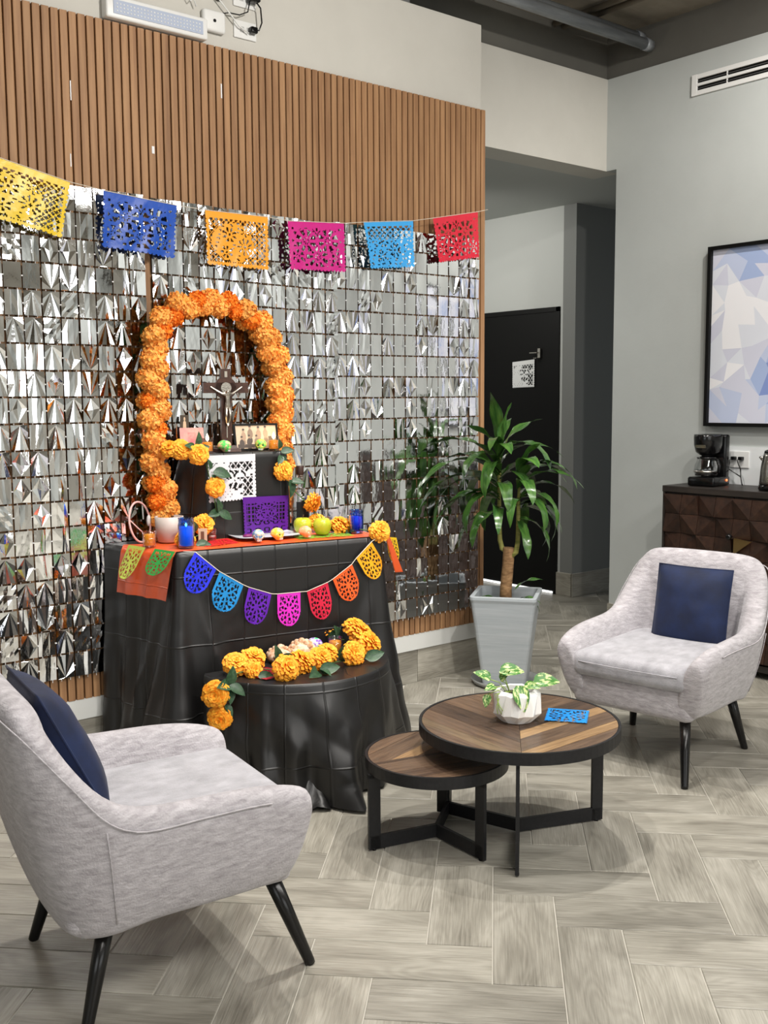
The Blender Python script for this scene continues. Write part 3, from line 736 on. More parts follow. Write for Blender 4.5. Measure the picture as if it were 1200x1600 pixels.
loose_paper('bright blue cut paper lying beside the white planter', (20, 134, 214), 'pennant', [(2.72, 2.405, .4065), (2.805, 2.29, .4065), (2.69, 2.205, .4065), (2.605, 2.32, .4065)], 40, 34, wav=.0006)
loose_paper('violet cut paper lying on the low table beside the bread', (92, 30, 160), 'floral', [(2.40, 3.53, .4605), (2.54, 3.50, .4605), (2.52, 3.34, .4605), (2.38, 3.38, .4605)], 30, 24, wav=.0005)
loose_paper('dark red cut paper lying at the left of the low table', (168, 18, 40), 'floral', [(2.02, 3.38, .4605), (2.16, 3.36, .4605), (2.19, 3.21, .4605), (2.06, 3.21, .4605)], 30, 24, wav=.0005)
q = MB(); q.box((5.975, 5.405, 1.80), (5.99, 5.43, 1.87)); q.box((5.95, 5.42, 1.795), (5.985, 5.45, 1.80)); q.box((5.96, 5.43, 1.835), (5.97, 5.50, 1.842))
tag(q.build('coat_hook', m_steel), 'small silver hook on the black hall door above its white paper', 'hook')

# ================================================================ FLOWERS
def pom_mesh(seed, mt):
    r = random.Random(seed); q = MB(); q.sphere((0, 0, 0), .86, 12, 8)
    n = 240
    for i in range(n):
        z = 1-2*(i+.5)/n; a = i*2.399963; d = Vector((math.sqrt(1-z*z)*math.cos(a), math.sqrt(1-z*z)*math.sin(a), z))
        t = d.orthogonal().normalized(); t.rotate(Matrix.Rotation(r.uniform(0, 6.28), 3, d)); b = d.cross(t)
        s_ = r.uniform(.10, .17); k0 = len(q.v); h = r.uniform(.9, 1.06); cv = r.uniform(-.10, .16)
        for w_, rad, o_ in ((-.7, .72, 0), (.7, .72, 0), (-1.1, h*.93, .07+cv), (1.1, h*.93, .05+cv), (-.6, h+.03, .2+cv), (.65, h, .22+cv)):
            q.v.append(tuple(d*rad+t*w_*s_+b*o_))
        q.face([k0, k0+1, k0+3, k0+2], False); q.face([k0+2, k0+3, k0+5, k0+4], False)
    return q.mesh('marigold', mt)
def mari_mesh(seed, mt):
    r = random.Random(seed); q = MB(); q.sphere((0, 0, .1), .5, 10, 6, (1, 1, .6))
    for lay, (el, n, L_, wd) in enumerate(((-.35, 17, 1.0, .18), (-.05, 18, 1.0, .18), (.22, 18, .97, .18), (.5, 16, .92, .18), (.78, 13, .85, .18), (1.08, 10, .78, .17), (1.38, 6, .72, .16))):
        for k in range(n):
            a = 2*PI*(k+.5*(lay % 2))/n+r.uniform(-.1, .1); e = el+r.uniform(-.1, .1)
            d = Vector((math.cos(a)*math.cos(e), math.sin(a)*math.cos(e), math.sin(e))); s_ = Vector((-math.sin(a), math.cos(a), 0)); u_ = s_.cross(d)
            u_ = -u_ if u_.z < 0 else u_
            LL = L_*r.uniform(.9, 1.08); k0 = len(q.v)
            pts = [(d*.25, .35), (d*LL*.72+u_*.06, 1.0), (d*LL-u_*.06, .95), (d*(LL+.05)-u_*.16, .45)]
            for p, ws in pts:
                for sg in (-1, 1): q.v.append(tuple(p+s_*sg*wd*ws+u_*r.uniform(-.04, .05)+Vector((0, 0, .05))))
            for m in range(3): q.face([k0+2*m, k0+2*m+1, k0+2*m+3, k0+2*m+2], False)
    return q.mesh('marigold', mt)
poms1 = [pom_mesh(k, m_or1) for k in range(3)]; poms2 = [pom_mesh(k+9, m_or2) for k in range(2)]
maris = [mari_mesh(k, m_mari) for k in range(4)]
def leaf_mesh(mt, L_=1, W_=.5, droop=.25, fold=.12, n=7, name='leaf', wave=0, tip=1.):
    q = MB()
    for i in range(n+1):
        t = i/n; wd = W_/2*math.sin(PI*min(1, t**.75*.98+.01))**.8 if tip == 1 else W_/2*(min(1, t*5+.25))*(1-t**3)**.8
        z = -droop*t*t; x = L_*t
        wv = wave*math.sin(t*9)
        q.v += [(x, -wd, z+fold*wd/W_*2+wv), (x, 0, z), (x, wd, z+fold*wd/W_*2-wv)]
        if i:
            k = 3*i; q.face([k-3, k-2, k+1, k], True); q.face([k-2, k-1, k+2, k+1], True)
    return q.mesh(name, mt)
gleaf = leaf_mesh(m_gleaf, 1, .62, .2, .16)
def aim(d, roll=0):      # rotation that takes +Z to d
    d = Vector(d).normalized(); qn = d.to_track_quat('Z', 'Y'); return (qn.to_matrix().to_4x4() @ Matrix.Rotation(roll, 4, 'Z')).to_euler()
def aimx(d, up=(0, 0, 1)):
    d = Vector(d).normalized(); s_ = Vector(up).cross(d)
    if s_.length < .01: s_ = Vector((0, 1, 0))
    s_.normalize(); u_ = d.cross(s_); return Matrix((( d.x, s_.x, u_.x), (d.y, s_.y, u_.y), (d.z, s_.z, u_.z))).to_euler()
# arch
arch = thing('marigold_arch', 'tall arch covered in orange marigold pompoms standing behind the crucifix', 'flower arch', (2.31, 3.93, ZA))
aro = Vector((2.31, 3.93, ZA))
AP = [(2.04, .93), (2.03, 1.033), (2.005, 1.169), (1.99, 1.355), (1.992, 1.565), (2.008, 1.721), (2.055, 1.835), (2.146, 1.893), (2.295, 1.915), (2.43, 1.882), (2.54, 1.792), (2.60, 1.66), (2.622, 1.51), (2.612, 1.338), (2.61, 1.165), (2.60, .94)]
AP = [Vector((a*1.0064, 3.955, 1.5+(b-1.5)*1.0064)) for a, b in AP]
q = MB(); q.tube([p-aro+Vector((0, .03, 0)) for p in AP], .018, 8); q.build('arch_frame', m_green, arch)
seg = []
for a, b in zip(AP, AP[1:]): seg.append((b-a).length)
tot = sum(seg); d_ = 0; side = 1; rr2 = random.Random(21)
while d_ < tot:
    k = 0; rem = d_
    while rem > seg[k] and k < len(seg)-1: rem -= seg[k]; k += 1
    p = lerp(AP[k], AP[k+1], min(1, rem/seg[k])); tdir = (AP[k+1]-AP[k]).normalized(); nn = Vector((-tdir.z, 0, tdir.x))
    deep = rr2.random() < .22
    rad = rr2.uniform(.045, .053)*(.86 if deep else 1)
    pp = p+nn*side*rr2.uniform(.006, .022)+Vector((0, rr2.uniform(-.028, -.008), 0))-aro
    put('marigold', rr2.choice(poms2 if deep else poms1), arch, pp, (rr2.uniform(0, 6), rr2.uniform(0, 6), rr2.uniform(0, 6)), rad)
    if rr2.random() < .5:
        put('marigold', rr2.choice(poms1), arch, p+nn*side*.012+Vector((0, .028, 0))-aro, (rr2.uniform(0, 6), rr2.uniform(0, 6), 0), .04)
    side = -side; d_ += rr2.uniform(.036, .048)
# garlands: stem, blossoms and leaves move together
def garland(label, pts, flowers, leaves, base):
    g = thing('marigold_garland', label, 'garland', base); b = Vector(base)
    q = MB(); q.tube([Vector(p)-b for p in pts], .0022, 6); q.build('stem', m_green, g)
    for p, d, r_ in flowers:
        put('marigold', R.choice(maris), g, Vector(p)-b, aim(d, R.uniform(0, 6)), r_)
    for p, d, L_ in leaves:
        put('leaf', gleaf, g, Vector(p)-b, aimx(d, (R.uniform(-.3, .3), -.9, .5)), L_)
    return g
V = Vector
garland('marigold garland trailing down the left front of the altar tier', [(2.06, 3.84, 1.29), (2.15, 3.80, 1.30), (2.165, 3.785, 1.20), (2.185, 3.78, 1.12), (2.20, 3.785, 1.03), (2.17, 3.77, .97), (2.04, 3.73, .935), (1.98, 3.70, .925)],
        [((2.075, 3.84, 1.295), (-.3, -.9, .4), .043), ((2.035, 3.87, 1.30), (-.5, -.5, .7), .038), ((2.128, 3.795, 1.275), (-.3, -.9, .2), .043), ((2.192, 3.775, 1.138), (-.3, -.9, .1), .042), ((2.135, 3.78, .985), (.1, -.9, .3), .044), ((2.015, 3.72, .94), (-.2, -.6, .8), .042)],
        [((2.125, 3.81, 1.31), (.2, -.3, .9), .06), ((2.12, 3.81, 1.30), (-.8, -.3, .3), .055), ((2.13, 3.8, 1.295), (.9, -.3, .3), .05), ((2.185, 3.78, 1.20), (.8, -.3, -.15), .08), ((2.18, 3.78, 1.19), (.3, -.3, -.9), .05), ((2.17, 3.78, 1.21), (-.2, -.3, .8), .05),
         ((2.21, 3.785, 1.03), (-.1, -.25, 1), .062), ((2.21, 3.785, 1.03), (-.9, -.3, -.1), .06), ((2.21, 3.785, 1.03), (.8, -.3, -.4), .066), ((2.07, 3.76, .985), (-.9, -.3, .3), .06), ((2.075, 3.75, .96), (-.2, -.3, .6), .06), ((2.04, 3.68, .92), (.8, -.4, .0), .065), ((2.05, 3.69, .92), (.6, -.7, .05), .06)], (2.06, 3.8, ZA))
garland('marigold garland trailing down the right of the tier and along the altar', [(2.52, 3.83, 1.285), (2.54, 3.79, 1.24), (2.535, 3.785, 1.19), (2.57, 3.77, 1.11), (2.63, 3.73, 1.04), (2.68, 3.7, .965), (2.73, 3.62, .94), (2.79, 3.50, .93), (2.80, 3.43, .93)],
        [((2.532, 3.778, 1.19), (.0, -.9, .3), .042), ((2.652, 3.73, 1.045), (.5, -.7, -.3), .044), ((2.667, 3.72, .958), (0, -.5, .8), .042), ((2.725, 3.625, .945), (.3, -.6, .7), .045), ((2.765, 3.62, .94), (.5, -.4, .6), .036), ((2.785, 3.425, .935), (-.1, -.9, .35), .046)],
        [((2.53, 3.80, 1.285), (-.2, -.4, .8), .045), ((2.53, 3.79, 1.27), (.8, -.4, .2), .06), ((2.53, 3.785, 1.255), (-.5, -.4, -.6), .05), ((2.53, 3.785, 1.255), (.5, -.3, -.8), .045), ((2.565, 3.77, 1.14), (.7, -.5, .0), .06), ((2.56, 3.77, 1.15), (.0, -.3, -1), .08), ((2.555, 3.77, 1.14), (.2, -.3, -1), .06), ((2.69, 3.67, .93), (.6, -.6, 0), .06), ((2.75, 3.60, .92), (-.6, -.7, 0), .05)], (2.63, 3.7, ZA))
gz = ZL+.012
garland('marigold garland curling over the front and left side of the low table', [(1.90, 3.30, .33), (1.895, 3.29, .42), (1.96, 3.30, .475), (2.08, 3.32, .478), (2.15, 3.22, .475), (2.28, 3.2, .475), (2.44, 3.2, .475), (2.56, 3.24, .48), (2.62, 3.34, .49), (2.58, 3.47, .49), (2.50, 3.48, .49)],
        [((1.878, 3.27, .425), (-.6, -.7, .1), .05), ((1.893, 3.27, .333), (-.6, -.7, -.1), .045), ((2.02, 3.36, .495), (-.2, -.6, .7), .048), ((2.105, 3.37, .50), (0, -.6, .8), .05), ((2.055, 3.29, .478), (.0, -.8, .3), .035), ((2.13, 3.185, .495), (.1, -.9, .45), .052), ((2.235, 3.235, .49), (.4, -.6, .7), .05), ((2.31, 3.215, .495), (.1, -.7, .6), .05), ((2.36, 3.235, .505), (.2, -.6, .8), .045), ((2.46, 3.20, .495), (.0, -.9, .4), .05), ((2.575, 3.25, .505), (.4, -.7, .6), .058), ((2.585, 3.31, .535), (.3, -.5, .8), .055), ((2.60, 3.37, .55), (.2, -.4, .9), .048), ((2.555, 3.50, .53), (-.1, -.7, .6), .045)],
        [((1.93, 3.265, .452), (-.8, -.6, .2), .075), ((1.93, 3.265, .455), (.2, -.3, .9), .07), ((1.93, 3.26, .45), (.6, -.5, -.4), .07), ((1.93, 3.26, .44), (-.1, -.5, -.9), .06), ((1.91, 3.26, .38), (.4, -.5, -.7), .05), ((2.17, 3.30, .485), (-.1, -.2, 1), .075), ((2.18, 3.30, .485), (.8, -.4, .4), .075), ((2.2, 3.28, .48), (.6, -.7, .1), .06), ((2.26, 3.16, .468), (-.7, -.6, .05), .08), ((2.27, 3.16, .468), (.7, -.4, .15), .08), ((2.27, 3.16, .468), (.2, -1, .0), .06), ((2.40, 3.22, .485), (.5, -.3, .6), .075), ((2.40, 3.21, .48), (-.1, -.6, .3), .06), ((2.50, 3.17, .475), (.8, -.5, .3), .08), ((2.52, 3.44, .50), (.6, -.3, .6), .07), ((2.55, 3.42, .51), (-.3, -.3, .8), .06), ((2.05, 3.25, .465), (.9, -.4, .05), .06)], (2.3, 3.25, ZL))

# ================================================================ THINGS ON THE ALTAR
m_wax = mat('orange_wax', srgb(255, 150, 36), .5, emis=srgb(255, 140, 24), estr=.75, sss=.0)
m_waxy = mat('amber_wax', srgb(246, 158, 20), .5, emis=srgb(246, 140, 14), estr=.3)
m_flame = mat('flame', (1, .8, .4, 1), .5, emis=(1, .75, .35, 1), estr=25)
m_bglass = thinglass('cobalt_glass', srgb(130, 190, 250), .45)
m_bwax2 = mat('blue_wax', srgb(8, 72, 206), .4)
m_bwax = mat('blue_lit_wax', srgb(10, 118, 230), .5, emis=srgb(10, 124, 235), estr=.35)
def candle(label, loc, r_, h, wax_h, wax, lit=True, flare=1.0, name='candle_glass'):
    t = thing(name, label, 'candle', loc)
    q = MB(); q.lathe([(r_*.93, 0), (r_*.97, .004), (r_*flare, h), (r_*flare-.002, h), (r_*.93-.002, .006), (0.0005, .006)], 24, cap0=True, cap1=True); q.build('glass', m_glass, t)
    q = MB(); q.lathe([(r_*.93-.003, .007), (r_*.96-.003, wax_h), (.001, wax_h-.001)], 20); q.build('wax', wax, t)
    q = MB(); q.tube([(0, 0, wax_h), (0, 0, wax_h+.008)], .0012, 5); q.build('wick', m_black, t)
    if lit:
        q = MB(); q.lathe([(.0005, wax_h+.004), (.006, wax_h+.011), (.007, wax_h+.017), (.0035, wax_h+.028), (.0003, wax_h+.036)], 10); q.build('flame', m_flame, t)
    return t
ZTI = ZB+.002
candle('lit orange candle in clear glass on the tier, in front of the pink card', (2.212, 3.868, ZTI), .026, .062, .044, m_wax)
candle('lit orange candle in clear glass on the tier, right of the framed photo', (2.527, 3.84, ZTI), .026, .062, .044, m_wax)
candle('small glass of amber wax at the left end of the altar', (1.885, 3.775, ZA+.0075), .027, .062, .050, m_waxy, False)
candle('amber candle jar on the altar behind the right apple', (2.685, 3.70, ZA+.0055), .034, .066, .055, m_waxy, False)
candle('small glass of yellow wax on the low table by the marigolds', (2.493, 3.36, ZL+.006), .03, .068, .052, m_waxy, False)
def blue_candle(label, loc, r_, h, lit):
    t = thing('blue_candle_glass', label, 'candle', loc); n = 40
    def ring(r, z, fl): return [((r+(fl*.0018 if i % 2 else 0))*math.cos(2*PI*i/n), (r+(fl*.0018 if i % 2 else 0))*math.sin(2*PI*i/n), z) for i in range(n)]
    q = MB(); q.rings([ring(r_*.94, 0, 0), ring(r_, .006, 0), ring(r_, .016, 0), ring(r_*.96, .02, 1), ring(r_*.96, h*.78, 1), ring(r_*1.0, h*.81, 0), ring(r_*.97, h*.84, 0), ring(r_*.98, h*.97, 0), ring(r_*1.03, h, 0), ring(r_*.9, h, 0), ring(r_*.88, h*.72, 0)], True, False)
    q.build('glass', m_bglass, t)
    q = MB(); q.lathe([(r_*.87, .008), (r_*.87, h*.70), (.001, h*.70)], 20); q.build('wax', m_bwax if lit else m_bwax2, t)
    if lit:
        q = MB(); q.lathe([(.0005, h*.70), (.004, h*.74), (.0045, h*.77), (.0005, h*.84)], 10); q.build('flame', mat('pale_flame', (1, 1, 1, 1), .5, emis=(.75, .95, 1, 1), estr=9), t)
    return t
blue_candle('lit cobalt blue candle glass at the front left of the altar', (1.985, 3.655, ZA+.0075), .031, .118, True)
blue_candle('unlit cobalt blue candle glass near the right end of the altar', (2.772, 3.57, ZA+.0075), .031, .10, False)
# mug
mug = thing('coffee_mug', 'large beige mug at the back left of the altar', 'mug', (2.02, 3.862, ZA+.006), 0)
q = MB(); q.lathe([(.042, 0), (.048, .004), (.056, .05), (.059, .106), (.055, .106), (.051, .05), (.043, .01), (.001, .01)], 28); q.build('body', mat('beige_stoneware', srgb(196, 184, 176), .45), mug)
q = MB(); q.tube([(.055*math.cos(-.6)+.0+k[0]*math.cos(-.6), (.055+k[0])*math.sin(-.6), k[1]) for k in ((-.004, .078), (.02, .082), (.034, .06), (.028, .03), (-.004, .02))], .007, 8); q.build('handle', bpy.data.materials['beige_stoneware'], mug)
q = MB(); q.lathe([(.053, .094), (.001, .094)], 24, cap0=False); q.build('drink', mat('black_coffee', srgb(24, 16, 12), .1), mug)
# pink hoop (headphones)
hp = thing('headphones', 'pink hoop-shaped headphones leaning at the back left of the altar', 'headphones', (1.925, 3.945, ZA+.004))
q = MB(); q.tube([(.072*math.sin(a)*.78, -.02*math.cos(a)-.01+.02*math.sin(a), .085-.082*math.cos(a)) for a in [2*PI*k/28 for k in range(28)]]+[(.0, -.03, .003)], .0045, 8); q.build('headband', mat('pale_pink_plastic', srgb(226, 178, 172), .4), hp)
q = MB(); q.sphere((.05, .01, .085), .022, 14, 8, (.45, .5, 1.1)); q.build('ear_pad', m_white, hp)
q = MB(); q.tube([(-.055, 0, .11), (-.01, -.012, .06), (.02, -.02, .03)], .003, 6); q.build('arm', bpy.data.materials['pale_pink_plastic'], hp)
# shot glass, card, second glass
def tumbler(label, loc, r0, r1, h):
    t = thing('shot_glass', label, 'glass', loc)
    q = MB(); q.lathe([(r0, 0), (r1, h), (r1-.002, h), (r0-.002, .012), (.001, .012)], 20); q.build('glass', m_glass, t)
    q = MB(); q.lathe([(r0-.003, .0125), (r0-.001, .02), (.001, .02)], 16); q.build('contents', mat('white_salt', srgb(240, 238, 236), .7), t); return t
tumbler('small shot glass holding white salt beside the red cut paper', (2.17, 3.775, ZA+.006), .016, .024, .052)
tumbler('small clear glass behind the apples, right of the altar tier', (2.60, 3.77, ZA+.006), .018, .023, .06)
cd = thing('prayer_card', 'small upright picture card behind the lit blue candle', 'card', (2.09, 3.71, ZA+.007), -.75)
q = MB(); q.box((-.018, -.001, 0), (.018, .001, .062)); q.build('card', mat('cream_card', srgb(216, 196, 168), .6), cd)
q = MB(); q.box((-.008, -.0014, .014), (.006, -.001, .05)); q.build('picture', mat('brown_print', srgb(120, 84, 66), .6), cd)
# plate with utensils
pl = thing('plate', 'white square dinner plate lying on the orange runner', 'plate', (2.395, 3.735, ZA+.0065), math.radians(-12))
q = MB()
def sq(u, v):
    a = 2*PI*u; r_ = .155*v; c_, s_ = math.cos(a), math.sin(a); k = (abs(c_)**5+abs(s_)**5)**(-1/5)
    return (r_*c_*k*.92, r_*s_*k*.78, .004+.012*max(0, v-.6)**1.3*2.4)
q.grid(lambda u, v: sq(u, v*.999+.001), 48, 8, True, False, True); q.grid(lambda u, v: (sq(u, v*.999+.001)[0], sq(u, v*.999+.001)[1], sq(u, v)[2]-.004), 48, 8, True, True, True)
q.build('dish', m_porc, pl)
q = MB(); q.sphere((-.07, -.01, .010), .02, 12, 6, (1.3, .7, .35)); q.build('candy', mat('purple_sugar', srgb(116, 26, 88), .4), pl)
q = MB(); q.bar((-.02, .04, .009), (.12, -.02, .013), .006, .0015); q.build('spoon_handle', m_steel, pl)
# sugar skulls
def skull(label, loc, rz, cs, sz=.03):
    t = thing('sugar_skull', label, 'sugar skull', loc, rz)
    q = MB()
    def f(u, v):
        a = 2*PI*u; ph = PI*v; x_ = math.sin(ph)*math.cos(a); y_ = math.sin(ph)*math.sin(a); z_ = -math.cos(ph)
        jaw = smoothst((-z_-.1)/.6)
        X = x_*(1-.34*jaw); Y = y_*(1-.25*jaw)+(-.18*jaw); Z = z_*.95
        for ex in (-.36, .36):
            dd = math.hypot(X-ex, Z-.0); 
            if y_ < 0: Y += .30*gauss(dd, 0, .2)
        if y_ < 0: Y += .12*gauss(math.hypot(X, Z+.3), 0, .12)
        return (X*sz*.92, Y*sz*1.12, max((Z+.92)*sz, 0))
    q.grid(f, 30, 20, True, False, True); q.build('skull', mat(label[:18].replace(' ', '_')+'_body', srgb(cs[0]), .5, col2=srgb(cs[1]), nscale=(70, 70, 70), nlo=.42, nhi=.56), t)
    def pt(X, Z): # front surface
        return (X*sz*.92, -math.sqrt(max(0, 1-X*X-Z*Z*.8))*sz*1.12-.0006, (Z+.92)*sz)
    q = MB()
    for ex in (-.36, .36): q.sphere((ex*sz*.92, -.62*sz*1.12, .92*sz), .2*sz, 10, 6)
    q.build('eye_icing', mat(label[:18].replace(' ', '_')+'_eye', srgb(cs[2]), .5), t)
    q = MB()
    for k in range(5): p = pt(-.3+.15*k, -.62); q.box((p[0]-.0012*sz/.03, p[1]*.93, p[2]-.004*sz/.03), (p[0]+.0012*sz/.03, p[1]*.8, p[2]+.004*sz/.03))
    q.build('teeth', m_white, t)
    q = MB(); q.sphere((0, -.1*sz, 1.55*sz), .52*sz, 14, 6, (1, 1.1, .62)); q.build('cap_icing', mat(label[:18].replace(' ', '_')+'_cap', srgb(cs[3]), .5), t)
    return t
skull('green faced sugar skull with violet crown in front of the crucifix', (2.275, 3.835, ZTI), math.radians(35), ((224, 180, 150), (80, 206, 90), (60, 190, 80), (84, 48, 150)), .028)
q_ = skull('green faced sugar skull with yellow side before the framed photo', (2.452, 3.828, ZTI), math.radians(-35), ((96, 205, 90), (230, 214, 100), (20, 40, 24), (228, 200, 90)), .028)
skull('white sugar skull with blue icing, leftmost of three along the altar front', (2.285, 3.60, ZA+.0075), math.radians(-20), ((238, 226, 190), (96, 146, 190), (90, 140, 190), (240, 216, 120)), .028)
skull('yellow sugar skull between the blue iced skull and the apples', (2.372, 3.59, ZA+.0075), math.radians(15), ((246, 232, 150), (236, 206, 60), (60, 60, 50), (200, 226, 150)), .028)
skull('peach sugar skull with lilac crown in front of the left apple', (2.503, 3.575, ZA+.0075), math.radians(25), ((244, 190, 140), (240, 160, 110), (246, 240, 220), (196, 150, 206)), .027)
skull('violet sugar skull with green icing beside the bread', (2.44, 3.43, ZL+.004), math.radians(20), ((120, 60, 190), (220, 220, 230), (60, 210, 120), (70, 210, 120)), .034)
skull('pink sugar skull at the left of the low table behind the marigolds', (2.115, 3.43, ZL+.004), math.radians(-20), ((236, 116, 100), (244, 150, 130), (250, 220, 210), (230, 90, 100)), .032)
# apples
def apple(label, loc, rz):
    t = thing('apple', label, 'apple', loc, rz); q = MB()
    q.lathe([(.008, .006), (.016, .001), (.027, .006), (.036, .024), (.040, .044), (.037, .060), (.026, .072), (.014, .073), (.004, .064)], 26); q.build('fruit', mat('green_apple_skin', srgb(164, 178, 34), .28, col2=srgb(204, 200, 66), nscale=(14, 14, 9), coat=.2), t)
    q = MB(); q.tube([(0, 0, .062), (.002, 0, .075), (.006, .001, .086)], .0016, 6); q.build('stem', mat('brown_stem', srgb(84, 60, 34), .8), t)
apple('green apple on the altar, the left one by the bottle', (2.553, 3.665, ZA+.0075), 0)
apple('green apple on the altar, the right one by the marigold', (2.61, 3.60, ZA+.0075), 2)
# bottle
bt_ = thing('liquor_bottle', 'clear liquor bottle with tall brown cap right of the altar tier', 'bottle', (2.65, 3.82, ZA+.006))
q = MB(); q.lathe([(.036, 0), (.041, .005), (.042, .13), (.040, .155), (.024, .175), (.0135, .19), (.0125, .235), (.014, .24), (.014, .25), (.010, .25), (.010, .19), (.021, .172), (.037, .15), (.038, .01), (.001, .008)], 28); q.build('glass', m_glass, bt_)
q = MB(); q.lathe([(.0155, .248), (.0175, .252), (.0175, .285), (.016, .288), (.001, .288)], 20); q.build('cap', mat('brown_cap', srgb(62, 42, 36), .4), bt_)
q = MB(); q.grid(lambda u, v: (.0428*math.cos(-2.6+1.5*u), .0428*math.sin(-2.6+1.5*u), .03+.1*v), 12, 2, True); q.build('label', mat('black_label', srgb(18, 17, 20), .4), bt_)
q = MB(); q.lathe([(.0375, .009), (.0375, .1), (.001, .1)], 24); q.build('liquor', thinglass('clear_liquor', (.93, .95, .94, 1), .2), bt_)
# bread
m_bread = mat('sugared_bread', srgb(196, 140, 96), .8, col2=srgb(232, 206, 178), nscale=(38, 38, 38), nlo=.42, nhi=.6, bump=.3)
for lab, loc, rz, s_ in (('sugared bread roll on the low table, the left one', (2.265, 3.42, ZL+.004), .2, .056), ('sugared bread roll on the low table, the right one', (2.365, 3.415, ZL+.008), -.3, .062)):
    t = thing('pan_de_muerto', lab, 'bread', loc, rz)
    q = MB(); q.sphere((0, 0, .3*s_), s_, 22, 12, (1.05, .9, .62)); 
    q.v = [(a, b, max(c, 0)) for a, b, c in q.v]; q.build('loaf', m_bread, t)
    for k in range(4):
        a = k*PI/2+.5; q = MB(); 
        for m in range(3):
            e = .25+.42*m; q.sphere((math.cos(a)*s_*.98*math.cos(1.35-e), math.sin(a)*s_*.86*math.cos(1.35-e), .3*s_+s_*.62*math.sin(1.35-e)), s_*.2, 9, 6)
        q.build('bone_strip', m_bread, t)
    q = MB(); q.sphere((0, 0, .95*s_), s_*.25, 10, 6); q.build('knob', m_bread, t)
# crucifix
cx = thing('crucifix', 'dark wooden crucifix with silver figure on the altar tier', 'crucifix', (2.315, 3.885, ZTI), math.radians(-12))
q = MB(); q.box((-.055, -.035, 0), (.055, .035, .014), .003); q.box((-.042, -.028, .014), (.042, .028, .026), .004); q.build('base', m_navyw, cx)
cz = .272
q = MB(); q.box((-.022, -.010, .026), (.022, .010, .352)); q.build('upright', m_navyw, cx)
q = MB(); q.box((-.10, -.011, cz-.022), (.10, .0105, cz+.022)); q.build('crossbar', m_navyw, cx)
q = MB(); q.tube([(0, -.011, cz), (0, .0098, cz)], .047, 24); q.build('disc', m_navyw, cx)
m_silv = mat('aged_silver', srgb(186, 178, 166), .3, 1)
q = MB(); q.tube([(0, -.011, cz), (0, -.0135, cz)], .023, 24); q.build('medal', mat('pewter_medal', srgb(150, 146, 138), .5, .6, bump=.5, bscale=(160, 160, 160)), cx)
q = MB(); q.box((-.006, -.0125, cz+.045), (.006, -.011, cz+.07)); q.box((-.002, -.0125, .06), (.002, -.0105, .12)); q.build('plaque', m_silv, cx)
q = MB()       # figure: one continuous skinned body
vs = [(0, -.026, .195), (0, -.028, .225), (0, -.027, .245), (.004, -.032, .262), (-.022, -.024, .246), (-.048, -.018, .262), (-.072, -.014, .278), (.022, -.024, .246), (.048, -.018, .262), (.072, -.014, .278), (-.007, -.024, .188), (-.009, -.034, .155), (-.003, -.020, .122), (.008, -.024, .188), (.010, -.033, .155), (.004, -.021, .122), (0, -.026, .108)]
es = [(0, 1), (1, 2), (2, 3), (2, 4), (4, 5), (5, 6), (2, 7), (7, 8), (8, 9), (0, 10), (10, 11), (11, 12), (0, 13), (13, 14), (14, 15), (12, 16), (15, 16)]
rad = [.010, .010, .009, .0085, .006, .0045, .0035, .006, .0045, .0035, .0075, .006, .004, .0075, .006, .004, .004]
me = bpy.data.meshes.new('figure'); me.from_pydata(vs, es, []); me.materials.append(m_silv)
fg = put('figure', me, cx); sk = fg.modifiers.new('skin', 'SKIN')
for i, v in enumerate(me.skin_vertices[0].data): v.radius = (rad[i], rad[i]); v.use_root = (i == 0)
subsurf(fg, 1)
# framed photo and cards
fp = thing('framed_photograph', 'black framed sepia group photograph leaning on the altar tier', 'picture frame', (2.47, 3.885, ZTI), math.radians(-3))
fp.rotation_euler = (math.radians(-10), 0, math.radians(-8))
q = MB(); W2, H2 = .105, .118
for a, b in (((-W2, -.006, 0), (W2, .006, .008)), ((-W2, -.006, H2-.008), (W2, .006, H2)), ((-W2, -.006, .008), (-W2+.008, .006, H2-.008)), ((W2-.008, -.006, .008), (W2, .006, H2-.008))): q.box(a, b)
q.build('frame', m_black, fp)
q = MB(); q.box((-W2+.006, -.002, .006), (W2-.006, .003, H2-.006)); pr_ = q.build('print', mat('sepia_print', srgb(206, 178, 150), .35, col2=srgb(220, 194, 166), nscale=(20, 20, 20)), fp)
m_s1 = mat('sepia_dark', srgb(84, 72, 66), .4); m_s2 = mat('sepia_mid', srgb(146, 122, 104), .4); m_s3 = mat('sepia_skin', srgb(178, 146, 122), .4)
q = MB()
def fig(px, pz, s_, c_, leg):
    def el(cx_, cz_, rx, rz, m_, yy):
        n0 = len(q.v); q.v.extend([(cx_+rx*math.cos(2*PI*k/12), yy, cz_+rz*math.sin(2*PI*k/12)) for k in range(12)]); q.cur = m_; q.face([n0+k for k in range(12)])
    el(px, pz, .013*s_, .022*s_, c_, -.0026); el(px, pz-.028*s_, .010*s_, .016*s_, leg, -.0024); el(px, pz+.029*s_, .006*s_, .008*s_, 2, -.0028); el(px, pz+.034*s_, .0062*s_, .005*s_, 0, -.003)
for a in ((-.028, .073, 1, 1, 0), (.012, .07, .95, 2, 0), (.045, .073, .9, 2, 1), (-.06, .062, .9, 2, 1), (-.035, .035, .9, 0, 0), (.0, .036, .85, 1, 0), (-.07, .03, .9, 0, 0)): fig(*a)
q.cur = 0; q.box((-.09, -.0022, .012), (-.01, -.0021, .028))
q.build('figures', [m_s1, m_s2, m_s3], pr_)
pc = thing('pink_card', 'pink picture card leaning behind the left tier candle', 'card', (2.18, 3.93, ZTI), math.radians(-10)); pc.rotation_euler = (math.radians(-8), 0, math.radians(-10))
